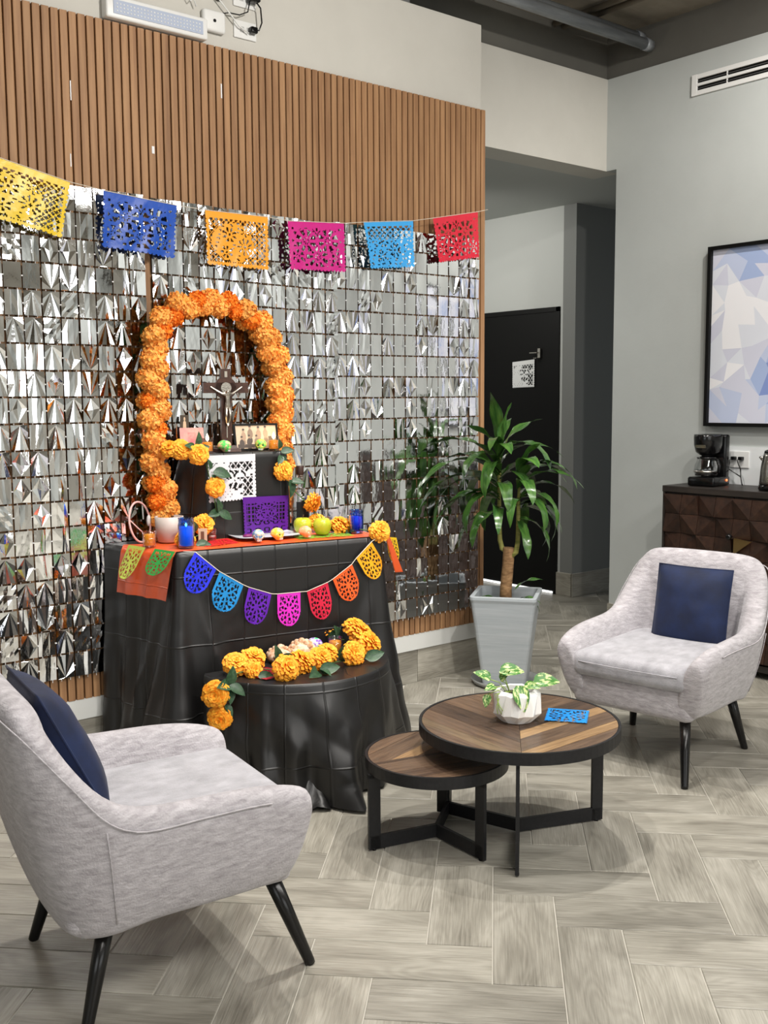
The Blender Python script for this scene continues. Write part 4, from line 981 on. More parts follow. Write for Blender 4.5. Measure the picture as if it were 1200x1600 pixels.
q = MB(); q.box((-.055, -.001, 0), (.05, .001, .105)); q.build('card', mat('pale_pink_card', srgb(222, 180, 166), .5, col2=srgb(206, 130, 132), nscale=(9, 9, 9)), pc)
q = MB(); q.box((-.02, -.0016, .01), (.045, -.001, .085)); q.build('picture', mat('rose_print', srgb(196, 96, 108), .5, col2=srgb(226, 160, 150), nscale=(30, 30, 30)), pc)
hc_ = thing('holy_card', 'small dark framed figure card above the pink card', 'card', (2.155, 3.958, ZTI+.07), math.radians(-10))
q = MB(); q.box((-.019, -.002, 0), (.019, .002, .088)); q.build('card', mat('dark_umber_print', srgb(70, 60, 48), .4), hc_)
q = MB(); q.lathe([(.0005, .01), (.009, .014), (.0075, .045), (.006, .06), (.002, .063), (.004, .069), (.004, .076), (.0005, .08)], 10, (0, -.0015, 0)); q.v = [(a, -.0022+(b+.0015)*.04, c) for a, b, c in q.v]; q.build('figure', mat('pale_figure_print', srgb(206, 180, 150), .5), hc_)
q = MB(); q.tube([(0, .0, .0), (0, .01, -.035), (0, .02, -.069)], .002, 6); q.build('stand', m_bmetal, hc_)

# ================================================================ ARMCHAIRS
def chair_shell():
    # half stations from front of arm to back centre: (xb, yb, xt, yt, h, thick_top)
    st = [(.238, .274, .285, .332, .508, .085), (.14, .288, .16, .345, .540, .085), (-.0, .295, -.005, .352, .545, .085), (-.14, .295, -.165, .354, .545, .09), (-.225, .290, -.258, .352, .582, .095),
          (-.295, .268, -.345, .335, .685, .10), (-.325, .225, -.43, .302, .79, .10), (-.338, .15, -.462, .235, .822, .10), (-.342, .05, -.468, .08, .824, .10)]
    st = st+[(a, -b, c, -d, e, f) for a, b, c, d, e, f in reversed(st)]
    n = len(st); B = [Vector((s[0], s[1])) for s in st]; T = [Vector((s[2], s[3])) for s in st]; rings = []
    for i, s in enumerate(st):
        tg = (T[min(i+1, n-1)]-T[max(i-1, 0)]).normalized(); inn = Vector((-tg.y, tg.x))
        if i in (0, n-1): inn = Vector((0, -1 if i == 0 else 1))
        h, th = s[4], s[5]; zb = .228 if s[0] < -.2 else .25
        def pt(t, o, z): p = lerp(B[i], T[i], t)+inn*o; return (p.x, p.y, z)
        cr = .03
        rings.append([pt(0, .012, zb), pt(0, 0, zb+.015), pt(.35, -.012, lerp(zb, h, .3)), pt(.75, -.008, lerp(zb, h, .68)), pt(.97, .0, h-.045), pt(1, .018, h-.008), pt(1, th*.5, h), pt(1, th-.014, h-.01),
                      pt(.97, th+.006, h-.055), pt(.7, th+.01, lerp(zb, h, .62)), pt(.35, th+.01, lerp(zb, h, .32)), pt(.1, th+.01, zb+.02), pt(.05, th, zb)])
    q = MB(); q.rings(rings, False, False)
    m = len(rings[0])
    for r_, base, fx in ((rings[0], 0, 1), (rings[-1], (n-1)*m, -1)):
        ce = sum((Vector(p) for p in r_), Vector())/m; k = len(q.v)
        q.v += [tuple(lerp(ce, Vector(p), .72)+Vector((.014, 0, 0))) for p in r_]
        for i in range(m):
            j = (i+1) % m; a = [base+j, base+i, k+i, k+j]; q.face(a if fx == 1 else a[::-1], True)
        q.face([k+i for i in range(m)] if fx == -1 else [k+i for i in reversed(range(m))], True)
    return q, st
def rbox(a, b, r, seg=3):
    bm = bmesh.new(); bmesh.ops.create_cube(bm, size=1)
    for v in bm.verts: v.co = Vector([lerp(a[i], b[i], v.co[i]+.5) for i in range(3)])
    bmesh.ops.bevel(bm, geom=bm.edges[:], offset=r, segments=seg, profile=.5, affect='EDGES')
    q = MB(); q.v = [tuple(v.co) for v in bm.verts]; bm.verts.index_update()
    for f in bm.faces: q.face([v.index for v in f.verts], True)
    bm.free(); return q
def cushion_mb(w_, h_, t_, n=18, pinch=.025):
    q = MB()
    def f(sg):
        def g(u, v):
            a, b = 2*u-1, 2*v-1
            sx = 1-pinch*(1-b*b)*.0-pinch*(1-abs(a)**2)*0; k = (1-pinch*(1-b*b)*abs(a)**3, 1-pinch*(1-a*a)*abs(b)**3)
            th = t_/2*((1-abs(a)**2.6)*(1-abs(b)**2.6))**.55
            return (a*w_/2*k[0], sg*th+.003*noise.noise(Vector((a*3, b*3, sg)))*3*(1-max(abs(a), abs(b))), b*h_/2*k[1])
        return g
    q.grid(f(1), n, n, True, True); q.grid(f(-1), n, n, True, False); return q
def armchair(label, loc, rz):
    t = thing('armchair', label, 'armchair', loc, rz, 'grey armchairs')
    q, st = chair_shell(); o = q.build('shell', m_chair, t); subsurf(o, 2)
    q = rbox((-.33, -.262, .238), (.255, .262, .385), .03); q.v = [(a+.02*math.sin(PI*(b+.27)/.54)*(a > 0), b, c) for a, b, c in q.v]; q.build('seat_base', m_chair, t)
    q = MB()
    def seat(u, v):
        pass
    q = rbox((-.36, -.252, .362), (.285, .252, .462), .034, 4)
    q.v = [(a+.012*(1-(b/.26)**2)*(a > .1), b, c+(.014*(1-(b/.26)**2)*(1-((a+.03)/.34)**2) if c > .41 else 0)) for a, b, c in q.v]
    q.build('seat_cushion', m_seatf, t)
    q = MB(); q.tube([(.2855+.012*(1-(b/.26)**2), b, .425) for b in [-.215+.0215*k for k in range(21)]], .002, 6); q.build('cushion_piping', m_seatf, t)
    # seam lines on the shell
    for sg in (1, -1):
        kp = [Vector((lerp(c[0], c[2], .97), sg*(lerp(c[1], c[3], .97)-.0005), c[4]-.040)) for c in st[:9]]; cp = []
        for k in range(1, 8):
            p0, p1, p2, p3 = kp[k-1], kp[k], kp[k+1], kp[min(k+2, 8)]
            for m in range(5):
                f = m/5; cp.append(.5*((2*p1)+(p2-p0)*f+(2*p0-5*p1+4*p2-p3)*f*f+(3*p1-p0-3*p2+p3)*f**3))
        cp = [p+Vector((.007 if p.x < -.2 else 0, 0, 0)) for p in cp]
        q = MB(); q.tube(cp, .0022, 6)
        c = st[4]; q.tube([Vector((lerp(c[0], c[2], f), sg*(lerp(c[1], c[3], f)+.0115*math.sin(PI*min(1, f*.9+.1))), lerp(.26, c[4]-.045, f*.95))) for f in (.05, .3, .55, .8, 1)], .0018, 5)
        q.build('piping', m_chair, t)
    for sx in (1, -1):
        for sy in (1, -1):
            q = MB(); tp_ = Vector((.215*sx-.01, .215*sy, .26)); ft = Vector((.30*sx, .262*sy, 0))
            q.tube([tp_, lerp(tp_, ft, .5), lerp(tp_, ft, .97), ft], [.0225, .019, .0145, .0135], 16); q.build('leg', m_lwood, t)
    return t
armchair('pale grey chenille armchair in the left foreground, seen from behind', (1.251, 2.466, 0), math.radians(-7.8))
armchair('pale grey chenille armchair before the carved cabinet, facing the coffee tables', (3.585, 2.565, 0), math.radians(190.2))
def pillow(label, c, rz, lx, ly, lz, w_, h_, lean, twist=0):
    q = cushion_mb(w_, h_, .13)
    a = math.radians(rz); p = Vector((c[0]+lx*math.cos(a)-ly*math.sin(a), c[1]+lx*math.sin(a)+ly*math.cos(a), lz))
    t = thing('throw_pillow', label, 'pillow', p, a-PI/2)
    q.xf(Matrix.Rotation(math.radians(twist), 4, 'Y')); q.xf(Matrix.Rotation(math.radians(lean), 4, 'X'))
    q.build('cover', m_navy, t)
    e = MB(); pts = []
    for k in range(41):
        s_ = k/40*4; i = int(s_) % 4; f_ = s_-int(s_); cs = [(-1, -1), (1, -1), (1, 1), (-1, 1)]; a0, a1 = cs[i], cs[(i+1) % 4]
        u, v = lerp(a0[0], a1[0], f_), lerp(a0[1], a1[1], f_); kk = (1-.025*(1-v*v)*abs(u)**3, 1-.025*(1-u*u)*abs(v)**3)
        pts.append((u*w_/2*kk[0], 0, v*h_/2*kk[1]))
    e.tube(pts, .003, 6); e.xf(Matrix.Rotation(math.radians(twist), 4, 'Y')); e.xf(Matrix.Rotation(math.radians(lean), 4, 'X')); e.build('piping', m_navy, t)
pillow('navy velvet pillow on the armchair before the cabinet', (3.585, 2.565), 190.2, -.245, .03, .598, .335, .345, 12)
pillow('navy velvet pillow on the left foreground armchair', (1.251, 2.466), -7.8, -.275, .0, .645, .34, .37, 26)

# ================================================================ COFFEE TABLES
def clip_poly(poly, n, d):        # keep n.p <= d
    out = []
    for i in range(len(poly)):
        a, b = poly[i], poly[(i+1) % len(poly)]; da, db = n.dot(a)-d, n.dot(b)-d
        if da <= 0: out.append(a)
        if da*db < 0: out.append(lerp(a, b, da/(da-db)))
    return out
def woodmat(name, c1, c2):
    return mat(name, srgb(c1), .42, col2=srgb(c2), nscale=(6, 70, 10), ndetail=8, nlo=.3, nhi=.7, rnd=.12, bump=.25, coat=.15, distort=.6)
woods = [woodmat('reclaimed_wood_dark', (50, 38, 31), (94, 73, 57)), woodmat('reclaimed_wood_umber', (74, 57, 45), (114, 91, 71)),
         woodmat('reclaimed_wood_honey', (128, 99, 68), (174, 141, 100)), woodmat('reclaimed_wood_grey', (84, 69, 53), (130, 109, 83))]
def coffee_table(label, c, rad, ztop, feet, seam, chev, widths, cols, seed):
    t = thing('coffee_table', label, 'coffee table', (c[0], c[1], 0))
    q = MB(); q.lathe([(rad-.012, ztop-.040), (rad, ztop-.040), (rad, ztop), (rad-.009, ztop), (rad-.012, ztop-.012)], 72, cap0=False, cap1=False, smooth=False)
    q.lathe([(.001, ztop-.0395), (rad-.011, ztop-.0395)], 72, cap0=True, cap1=False); q.lathe([(rad-.012, ztop-.012), (.001, ztop-.012)], 72, cap0=False, cap1=False)
    q.build('rim', m_bmetal, t)
    circ = [Vector(((rad-.0105)*math.cos(2*PI*k/64), (rad-.0105)*math.sin(2*PI*k/64))) for k in range(64)]
    sd = Vector((math.cos(seam), math.sin(seam))); sn = Vector((-sd.y, sd.x)); k = 0
    for side in (1, -1):
        half = clip_poly(circ, sn*-side, -.0006)
        a = chev[0 if side == 1 else 1]; pd = Vector((math.cos(a), math.sin(a))); pn = Vector((-pd.y, pd.x))
        o = -rad-.02; wl_ = widths[0 if side == 1 else 1]; cl_ = cols[0 if side == 1 else 1]; i = 0
        while o < rad+.02:
            w_ = wl_[i % len(wl_)]
            pg = clip_poly(clip_poly(half, pn, o+w_-.0005), pn*-1, -o-.0005)
            if len(pg) >= 3:
                ce = sum(pg, Vector((0, 0)))/len(pg); ca, sa = math.cos(-a), math.sin(-a)
                loc = [((p-ce).x*ca-(p-ce).y*sa, (p-ce).x*sa+(p-ce).y*ca) for p in pg]
                m = MB(); m.poly_prism(loc, -.010, R.uniform(-.0004, .0006)); m.build('plank', woods[cl_[i % len(cl_)]], t, (ce.x, ce.y, ztop-.001), (0, 0, a))
            o += w_; i += 1
    # three bent flat-bar legs meeting in a Y
    for fx, fy in feet:
        d = Vector((fx-c[0], fy-c[1])); L_ = d.length; d.normalize(); m = MB()
        m.bar((0, 0, .0275), (d.x*(L_-.006), d.y*(L_-.006), .0275), .012, .045)
        s2 = Vector((-d.y, d.x)); a0 = d*(L_-.042); a1 = d*L_
        m.poly_prism([tuple(a0-s2*.006), tuple(a1-s2*.006), tuple(a1+s2*.006), tuple(a0+s2*.006)], .005, ztop-.039)
        m.bar((d.x*.1, d.y*.1, ztop-.046), (d.x*L_, d.y*L_, ztop-.046), .012, .012)
        o = m.build('leg', m_bmetal, t)
        g = MB(); g.lathe([(.007, 0), (.007, .006)], 10, (d.x*(L_-.02), d.y*(L_-.02), 0)); g.build('foot_glide', m_black, o)
    return t
coffee_table('larger round coffee table with reclaimed plank top and black metal rim', (2.553, 2.389), .343, .402, [(2.300, 2.155), (2.859, 2.271), (2.46, 2.700)],
             math.radians(44.5), (math.radians(88), math.radians(1)), ((.10, .075, .05, .09, .11), (.09, .05, .085, .055, .10)), ((0, 1, 3, 1, 1), (1, 2, 1, 2, 0, 1)), 1)
coffee_table('smaller round coffee table nested under the larger one', (2.309, 2.540), .244, .302, [(2.063, 2.606), (2.299, 2.296), (2.51, 2.688)],
             math.radians(-15), (math.radians(15), math.radians(-15)), ((.08, .05, .09), (.085, .07, .09)), ((1, 2, 1), (1, 0, 1, 0)), 2)
# white faceted planter with pothos
pt = thing('faceted_planter', 'small white faceted planter with variegated pothos on the larger coffee table', 'potted plant', (2.548, 2.395, .403))
n = 20
def pr_ring(re, ro, z): return [((re if i % 2 == 0 else ro)*math.cos(2*PI*i/n+.2), (re if i % 2 == 0 else ro)*math.sin(2*PI*i/n+.2), z) for i in range(n)]
q = MB(); q.rings([pr_ring(.056, .056, 0), pr_ring(.086, .074, .030), pr_ring(.066, .081, .096), pr_ring(.060, .066, .108), pr_ring(.055, .060, .105), pr_ring(.054, .058, .085)], True, False, False)
q.build('pot', m_cer, pt)
q = MB(); q.lathe([(.057, .088), (.001, .092)], 16, cap0=False); q.build('soil', m_soil, pt)
lr = rt; cd_ = Vector((-fw.x, -fw.y, 0)).normalized()       # directions for leaves, as seen in the room
pl_ = leaf_mesh(m_pothos, 1, .66, .25, .16, 8)
for a, b, L_, up in (((-.02, .01, .10), (-.06, .0, .165), .085, (.9, .0, .15)), ((-.03, 0, .10), (-.09, .0, .14), .062, (-.75, .1, .5)), ((-.02, -.01, .10), (-.055, 0, .135), .05, (.3, .3, .6)), ((-.01, .02, .10), (-.005, .045, .13), .088, (.25, .55, -.75)),
                     ((.02, -.01, .10), (.055, .0, .125), .092, (.95, .0, .2)), ((-.03, .01, .10), (-.10, .02, .095), .045, (-.2, .4, -.6)), ((.0, .0, .10), (.02, .02, .12), .06, (.6, .5, .2)), ((-.02, .01, .1), (-.075, .02, .12), .05, (-.5, .5, .1))):
    W = lambda p: lr*p[0]+cd_*p[1]+Vector((0, 0, p[2]))
    q = MB(); A_, B_ = W(a), W(b); q.tube([A_-Vector((0, 0, .015)), lerp(A_, B_, .5)+Vector((0, 0, .01)), B_], .0016, 6); q.build('stalk', mat('pale_stalk', srgb(150, 176, 84), .5), pt)
    put('leaf', pl_, pt, B_, aimx(W((up[0], up[1], up[2])), W((.0, .6, .8))), L_)
for k in range(3):
    q = MB(); q.tube([W((-.035+.008*k, .02, .105)), W((-.06-.01*k, .04, .10)), W((-.075+.006*k, .05, .06)), W((-.07+.012*k, .055, .035))], .0014, 5); q.build('stalk', bpy.data.materials['pale_stalk'], pt)

# ================================================================ DRACAENA
PC = Vector((3.905, 3.75, 0)); PR = math.radians(37)
dp = thing('square_planter', 'tall tapered grey square planter with a dracaena by the slat wall', 'potted plant', PC, 0)
def sqr(s_, z, r_=.02):
    out = []
    for cxs, cys, a0 in ((1, 1, 0), (-1, 1, 90), (-1, -1, 180), (1, -1, 270)):
        for k in range(4):
            a = math.radians(a0+30*k); x_, y_ = cxs*(s_-r_)+r_*math.cos(a), cys*(s_-r_)+r_*math.sin(a)
            out.append((x_*math.cos(PR)-y_*math.sin(PR), x_*math.sin(PR)+y_*math.cos(PR), z))
    return out
q = MB(); q.rings([sqr(.112, .012), sqr(.166, .455), sqr(.172, .47), sqr(.172, .487), sqr(.150, .487), sqr(.146, .42), sqr(.14, .40)], True, False, False); bevel(q.build('pot', m_pot, dp), .004)
q = MB(); q.rings([sqr(.146, .408), sqr(.01, .415)], False, True); q.build('soil', m_soil, dp)
q = MB(); q.lathe([(.14, .0), (.175, .006), (.185, .03), (.18, .03), (.168, .012), (.001, .012)], 40); q.build('saucer', mat('grey_saucer', srgb(140, 142, 140), .2), dp)
W = lambda a, b, c: lr*a+cd_*b+Vector((0, 0, c))
q = MB(); q.tube([W(-.005, 0, .40), W(-.004, 0, .5), W(.006, 0, .62), W(.012, 0, .722)], [.033, .031, .030, .030], 16); q.build('trunk', m_bark, dp)
q = MB(); q.tube([W(.0, -.01, .70), W(-.022, -.02, .715), W(-.034, -.02, .76), W(-.038, -.02, .86), W(-.04, -.02, 1.12), W(-.04, -.02, 1.26)], [.013, .014, .0125, .011, .010, .006], 12); q.build('shoot', m_shoot, dp)
q = MB(); q.tube([W(.02, .01, .675), W(.045, .02, .70), W(.054, .02, .75), W(.056, .02, .82), W(.056, .02, .96), W(.06, .02, 1.06)], [.013, .014, .0125, .012, .010, .006], 12); q.build('shoot', m_shoot, dp)
def strap_mesh(arch_, seed):
    r = random.Random(seed); q = MB(); n = 9; p = Vector((0, 0, 0)); an = 0
    for i in range(n+1):
        t = i/n; wd = .5*(.30+.70*smoothst(t/.35))*(1-t**4)**.7*(1-.25*t)
        tw = .5*math.sin(t*3+seed)*t
        s_ = Vector((math.sin(tw)*.3, math.cos(tw), math.sin(tw)))
        rip = .10*wd*math.sin(t*11+seed)
        for sg in (-1, 0, 1): q.v.append(tuple(p+s_*sg*wd*.17+Vector((0, 0, .05*abs(sg)*wd+rip*sg))))
        p = p+Vector((math.cos(an), 0, -math.sin(an)))/n; an += arch_/n
        if i:
            k = 3*i; q.face([k-3, k-2, k+1, k], True); q.face([k-2, k-1, k+2, k+1], True)
    return q.mesh('leaf', m_leaf)
straps = {a: [strap_mesh(a, k) for k in range(3)] for a in (.5, 1.2, 2.0, 2.7)}
def dleaf(org, az, el, L_, arch_):
    d = lr*math.sin(az)*math.cos(el)+cd_*math.cos(az)*math.cos(el)+Vector((0, 0, math.sin(el)))
    up = Vector((0, 0, 1)) if abs(el) < 1.2 else -(lr*math.sin(az)+cd_*math.cos(az))
    wv = R.uniform(1.3, 1.75)
    put('leaf', R.choice(straps[arch_]), dp, W(*org), aimx(d, up), (L_, L_*wv*.2/.2*.85 if L_ < .3 else .30*wv, L_))
rl = random.Random(12)
# left crown (taller)
for a_, el, L_, ar, z in ((-.6, 1.45, .30, .5, 1.22), (.5, 1.40, .27, .5, 1.20), (2.6, 1.3, .25, 1.2, 1.2), (0.2, 1.05, .30, 2.0, 1.15), (1.5, 1.0, .40, 2.0, 1.12), (1.25, .85, .42, 2.0, 1.05), (-1.5, .95, .54, 2.0, 1.12), (-1.3, .75, .55, 2.0, 1.06), (-1.7, .6, .54, 2.7, 1.0),
                        (-1.0, .5, .38, 2.7, .95), (-.4, .9, .32, 2.7, 1.08), (.1, .7, .30, 2.7, 1.0), (-1.9, .45, .42, 2.0, .95), (-.8, .2, .32, 2.0, .88), (-1.4, .15, .34, 2.0, .86), (.6, .8, .34, 2.7, 1.04), (2.2, .8, .36, 2.7, 1.05), (3.1, .7, .36, 2.7, 1.0), (-2.4, .7, .36, 2.7, 1.02), (-2.8, .3, .34, 2.7, .95), (-1.1, 1.2, .3, 1.2, 1.16), (1.9, 1.2, .34, 1.2, 1.16), (-.2, .3, .26, 2.0, .9)):
    dleaf((-.04, -.02, z+.03), a_+rl.uniform(-.1, .1), el, L_, ar)
# right crown (lower)
for a_, el, L_, ar, z in ((.9, 1.2, .36, 2.0, 1.02), (1.4, .9, .40, 2.0, 1.0), (1.7, .7, .38, 2.0, .97), (1.1, .6, .34, 2.7, .95), (.3, .9, .30, 2.7, 1.0), (1.5, .35, .36, 2.7, .92), (1.2, .3, .32, 2.0, .92), (1.9, .2, .34, 2.7, .9), (1.3, -.1, .32, 2.0, .85), (-.3, .6, .28, 2.7, .93), (2.4, .6, .36, 2.7, .95), (2.8, .3, .32, 2.7, .9), (.4, -.5, .24, 1.2, .84), (1.45, 1.05, .42, 2.7, 1.04), (.6, 1.35, .28, 1.2, 1.05), (2.0, 1.0, .36, 2.0, 1.02)):
    dleaf((.056, .02, z+.03), a_+rl.uniform(-.1, .1), el, L_, ar)
for a_, el, L_, ar, z, x_ in ((-.5, .5, .34, 2.7, 1.1, -.04), (-1.5, .55, .54, 2.0, 1.0, -.04), (-1.65, .85, .58, 2.7, 1.06, -.04), (-1.45, .3, .5, 2.0, .95, -.04), (-1.3, .5, .46, 2.0, .92, -.04),
        (.7, .5, .32, 2.7, .92, .056), (1.2, .3, .30, 2.0, .9, .056), (.3, 1.1, .3, 2.0, 1.05, .056), (-.3, 1.0, .32, 2.0, 1.16, -.04), (1.0, 1.0, .40, 2.7, 1.14, -.04), (-.9, .9, .38, 2.7, 1.1, -.04)):
    dleaf((x_, .0, z+.05), a_, el, L_, ar)
# low suckers
for o_, a_, el, L_, ar in (((.03, .03, .42), 1.2, 1.0, .18, 2.0), ((.04, .02, .5), 1.4, .9, .17, 1.2), ((-.04, .03, .42), -1.2, 1.0, .16, 2.0), ((-.04, .03, .42), -1.6, 1.1, .2, 2.7), ((-.03, .04, .42), -.6, .8, .12, 1.2), ((.03, .04, .42), 1.6, .9, .2, 2.7)):
    dleaf(o_, a_, el, L_, ar)

# ================================================================ CABINET AND WHAT STANDS ON IT
cab = thing('carved_cabinet', 'dark carved wood cabinet against the right wall', 'cabinet', (XR-.01, 3.546, 0))
DX = -.345
m_cabt = mat('black_stained_top', srgb(34, 30, 28), .45, col2=srgb(50, 44, 40), nscale=(20, 4, 20))
m_carv = mat('carved_walnut', srgb(38, 24, 18), .4, col2=srgb(58, 38, 28), nscale=(30, 30, 30), rnd=.2)
q = MB(); q.box((DX-.004, -1.75, .965), (0, .004, 1.0)); bevel(q.build('top', m_cabt, cab), .003)
q = MB(); q.box((DX+.02, -1.735, .08), (-.002, -.004, .965)); q.build('carcass', m_cabt, cab)
q = MB(); q.box((DX-.002, -.012, .0), (DX+.05, .0, .965)); q.box((DX-.002, -1.75, .0), (DX+.05, -1.74, .965)); q.box((DX-.002, -1.75, .04), (DX+.04, 0, .075)); q.build('front_frame', m_cabt, cab)
cs = .1085
def cell_mesh(k):
    q = MB(); h = cs/2-.0012; P0 = [(-h, -h), (h, -h), (h, h), (-h, h)]
    e = .0
    q.v = [(e, a, b) for a, b in P0]+[(.02, a, b) for a, b in P0]+[(-.024, 0, 0)]
    # one diagonal ridge raised, opposite corners sunk: a folded square
    hi = {0: (0, 2), 1: (1, 3)}[k % 2]
    q.v = [((-.022 if i in hi and (k < 2 or i == hi[0]) else .0), a, b) for i, (a, b) in enumerate(P0)]+[(.02, a, b) for a, b in P0]
    if hi == (0, 2): q.face([0, 3, 2]); q.face([0, 2, 1])
    else: q.face([1, 0, 3]); q.face([1, 3, 2])
    for i in range(4): j = (i+1) % 4; q.face([i, j, 4+j, 4+i])
    return q.mesh('carved_tile', m_carv)
cm = [cell_mesh(0), cell_mesh(1), cell_mesh(2), cell_mesh(3)]
for dr in range(4):
    d = MB(); y1 = -.014-dr*cs*4; y0 = y1-cs*4+.004; d.box((DX+.012, y0, .085), (DX+.02, y1, .96)); d = d.build('door', m_cabt, cab)
    for r_ in range(8):
        for c_ in range(4):
            put('carved_tile', cm[((r_+c_) % 2)+(2 if (r_ // 2+c_ // 2) % 2 else 0)], d, (DX+.004, y1-cs*(c_+.5), .955-cs*(r_+.5)))
# brass corner plate and dark knob
q = MB(); q.v = [(DX-.024, -.575, .735), (DX-.024, -.47, .745), (DX-.024, -.47, .655), (DX-.014, -.575, .735), (DX-.014, -.47, .745), (DX-.014, -.47, .655)]
q.face([0, 2, 1]); q.face([3, 4, 5]); q.face([0, 1, 4, 3]); q.face([1, 2, 5, 4]); q.face([2, 0, 3, 5]); q.build('brass_plate', mat('brass', srgb(196, 164, 110), .3, 1), cab)
q = MB(); q.tube([(DX-.02, -.455, .752), (DX-.04, -.455, .752)], .007, 10); q.sphere((DX-.045, -.455, .752), .017, 12, 8); q.build('knob', m_bgloss, cab)
# coffee maker
cmk = thing('coffee_maker', 'black drip coffee maker with glass carafe on the cabinet', 'coffee maker', (5.13, 3.36, 1.001), math.radians(-82))
# local -x faces the room; built facing -Y
q = rbox((-.08, -.105, 0), (.08, .10, .052), .012); q.build('base', m_bgloss, cmk)
q = rbox((-.075, .045, .04), (.075, .10, .285), .012); q.build('column', m_bgloss, cmk)
q = MB(); q.rings([[(x_*s_, -.02+y_*s_, z) for x_, y_ in [(.075*math.cos(a), .095*math.sin(a)) for a in [2*PI*k/28 for k in range(28)]]] for s_, z in ((.55, .172), (.85, .19), (.98, .23), (1.0, .275), (.98, .288))], True, True); q.build('brew_head', m_bgloss, cmk)
q = MB(); q.box((-.03, -.1155, .215), (.03, -.108, .232)); q.build('badge', m_steel, cmk)
cf = MB(); cf.lathe([(.045, .054), (.062, .058), (.068, .085), (.064, .115), (.052, .145), (.05, .155), (.048, .155), (.05, .145), (.062, .115), (.066, .085), (.06, .06), (.001, .057)], 28, (0, -.035, 0)); cf = cf.build('carafe', m_glass, cmk)
q = MB(); q.lathe([(.064, .076), (.0695, .077), (.0695, .086), (.064, .088)], 28, (0, -.035, 0), False, False); q.build('band', m_steel, cf)
q = MB(); q.lathe([(.052, .152), (.054, .16), (.03, .166), (.001, .166)], 24, (0, -.035, 0)); q.build('lid', m_bgloss, cf)
q = MB(); q.tube([(.045, -.06, .15), (.085, -.085, .15), (.10, -.09, .12), (.095, -.088, .085), (.062, -.06, .076)], .008, 8); q.build('handle', m_bgloss, cf)
q = MB(); q.lathe([(.0615, .06), (.063, .078), (.001, .078)], 24, (0, -.035, 0)); q.build('coffee', mat('coffee', srgb(20, 10, 6), .1), cf)
q = MB(); q.sphere((.081, .05, .03), .007, 10, 6); q.build('lamp_switch', mat('orange_lamp', srgb(255, 130, 80), .4, emis=srgb(255, 120, 70), estr=2), cmk)
# kettle
kt = thing('electric_kettle', 'brushed steel electric kettle at the right edge on the cabinet', 'kettle', (5.10, 2.935, 1.001), 0)
q = MB(); q.lathe([(.082, 0), (.088, .006), (.086, .028), (.08, .032)], 32); q.build('power_base', m_bgloss, kt)
q = MB(); q.lathe([(.083, .032), (.083, .05), (.078, .12), (.068, .18), (.062, .20)], 36); q.build('body', m_steel, kt)
q = MB(); q.lathe([(.063, .199), (.06, .21), (.04, .218), (.012, .22), (.012, .232), (.001, .235)], 28); q.build('lid', m_bgloss, kt)
q = MB(); q.tube([(0, -.055, .20), (0, -.10, .205), (0, -.125, .16), (0, -.115, .09), (0, -.082, .06)], [.012, .012, .012, .012, .01], 10); q.build('handle', m_bgloss, kt)
q = MB(); q.lathe([(.02, 0), (.004, .03)], 10); q.xf(Matrix.Translation((0, .07, .165)) @ Matrix.Rotation(math.radians(-75), 4, 'X')); q.build('spout', m_steel, kt)
# splash panel, outlet with plugs
q = MB(); q.box((XR-.008, 2.6, 1.0), (XR-.001, 3.44, 1.215)); tag(q.build('splash_panel', mat('white_gloss_panel', srgb(226, 229, 230), .12)), 'glossy white splash panel on the wall behind the kettle', 'panel')
ol = thing('wall_outlet', 'white wall outlet with two black plugs behind the kettle', 'outlet', (XR-.008, 3.28, 1.14))
q = MB(); q.box((-.008, -.06, -.045), (0, .06, .05)); bevel(q.build('plate', m_white, ol), .003)
for yy in (.028, -.018):
    q = MB(); q.box((-.035, yy-.013, .0), (-.008, yy+.013, .02)); o = q.build('plug', m_bgloss, ol); bevel(o, .004)
    q = MB(); q.tube([(-.035, yy, .01), (-.05, yy+.006, .0), (-.055, yy+.01 if yy > 0 else yy-.02, -.05), (-.07, -.05, -.09), (-.09, -.07, -.125), (-.09, -.075, -.135)], .0035, 6); q.build('cord', m_bgloss, o)
# framed print
pf = thing('framed_print', 'black framed print of faceted blue and white shapes on the right wall', 'picture', (XR-.002, 3.502, 1.329))
PW, PH = 1.3, 1.017
q = MB()
for a, b in (((-.045, -PW, 0), (0, 0, .02)), ((-.045, -PW, PH-.02), (0, 0, PH)), ((-.045, -.02, .02), (0, 0, PH-.02)), ((-.045, -PW, .02), (0, -PW+.02, PH-.02))): q.box(a, b)
q.build('frame', m_black, pf)
pcols = [(244, 244, 248), (226, 230, 240), (214, 216, 232), (196, 206, 232), (168, 186, 224), (132, 152, 208), (104, 118, 184)]
pm_ = [mat('print_tone', srgb(c), .25) for c in pcols]
q = MB(); rp = random.Random(5); nx, ny = 13, 11; vv = {}
for j in range(ny+1):
    for i in range(nx+1):
        yy = -.02-(PW-.04)*i/nx+(rp.uniform(-.036, .036) if 0 < i < nx else 0); zz = .02+(PH-.04)*j/ny+(rp.uniform(-.034, .034) if 0 < j < ny else 0)
        vv[(i, j)] = len(q.v); q.v.append((-.02, yy, zz))
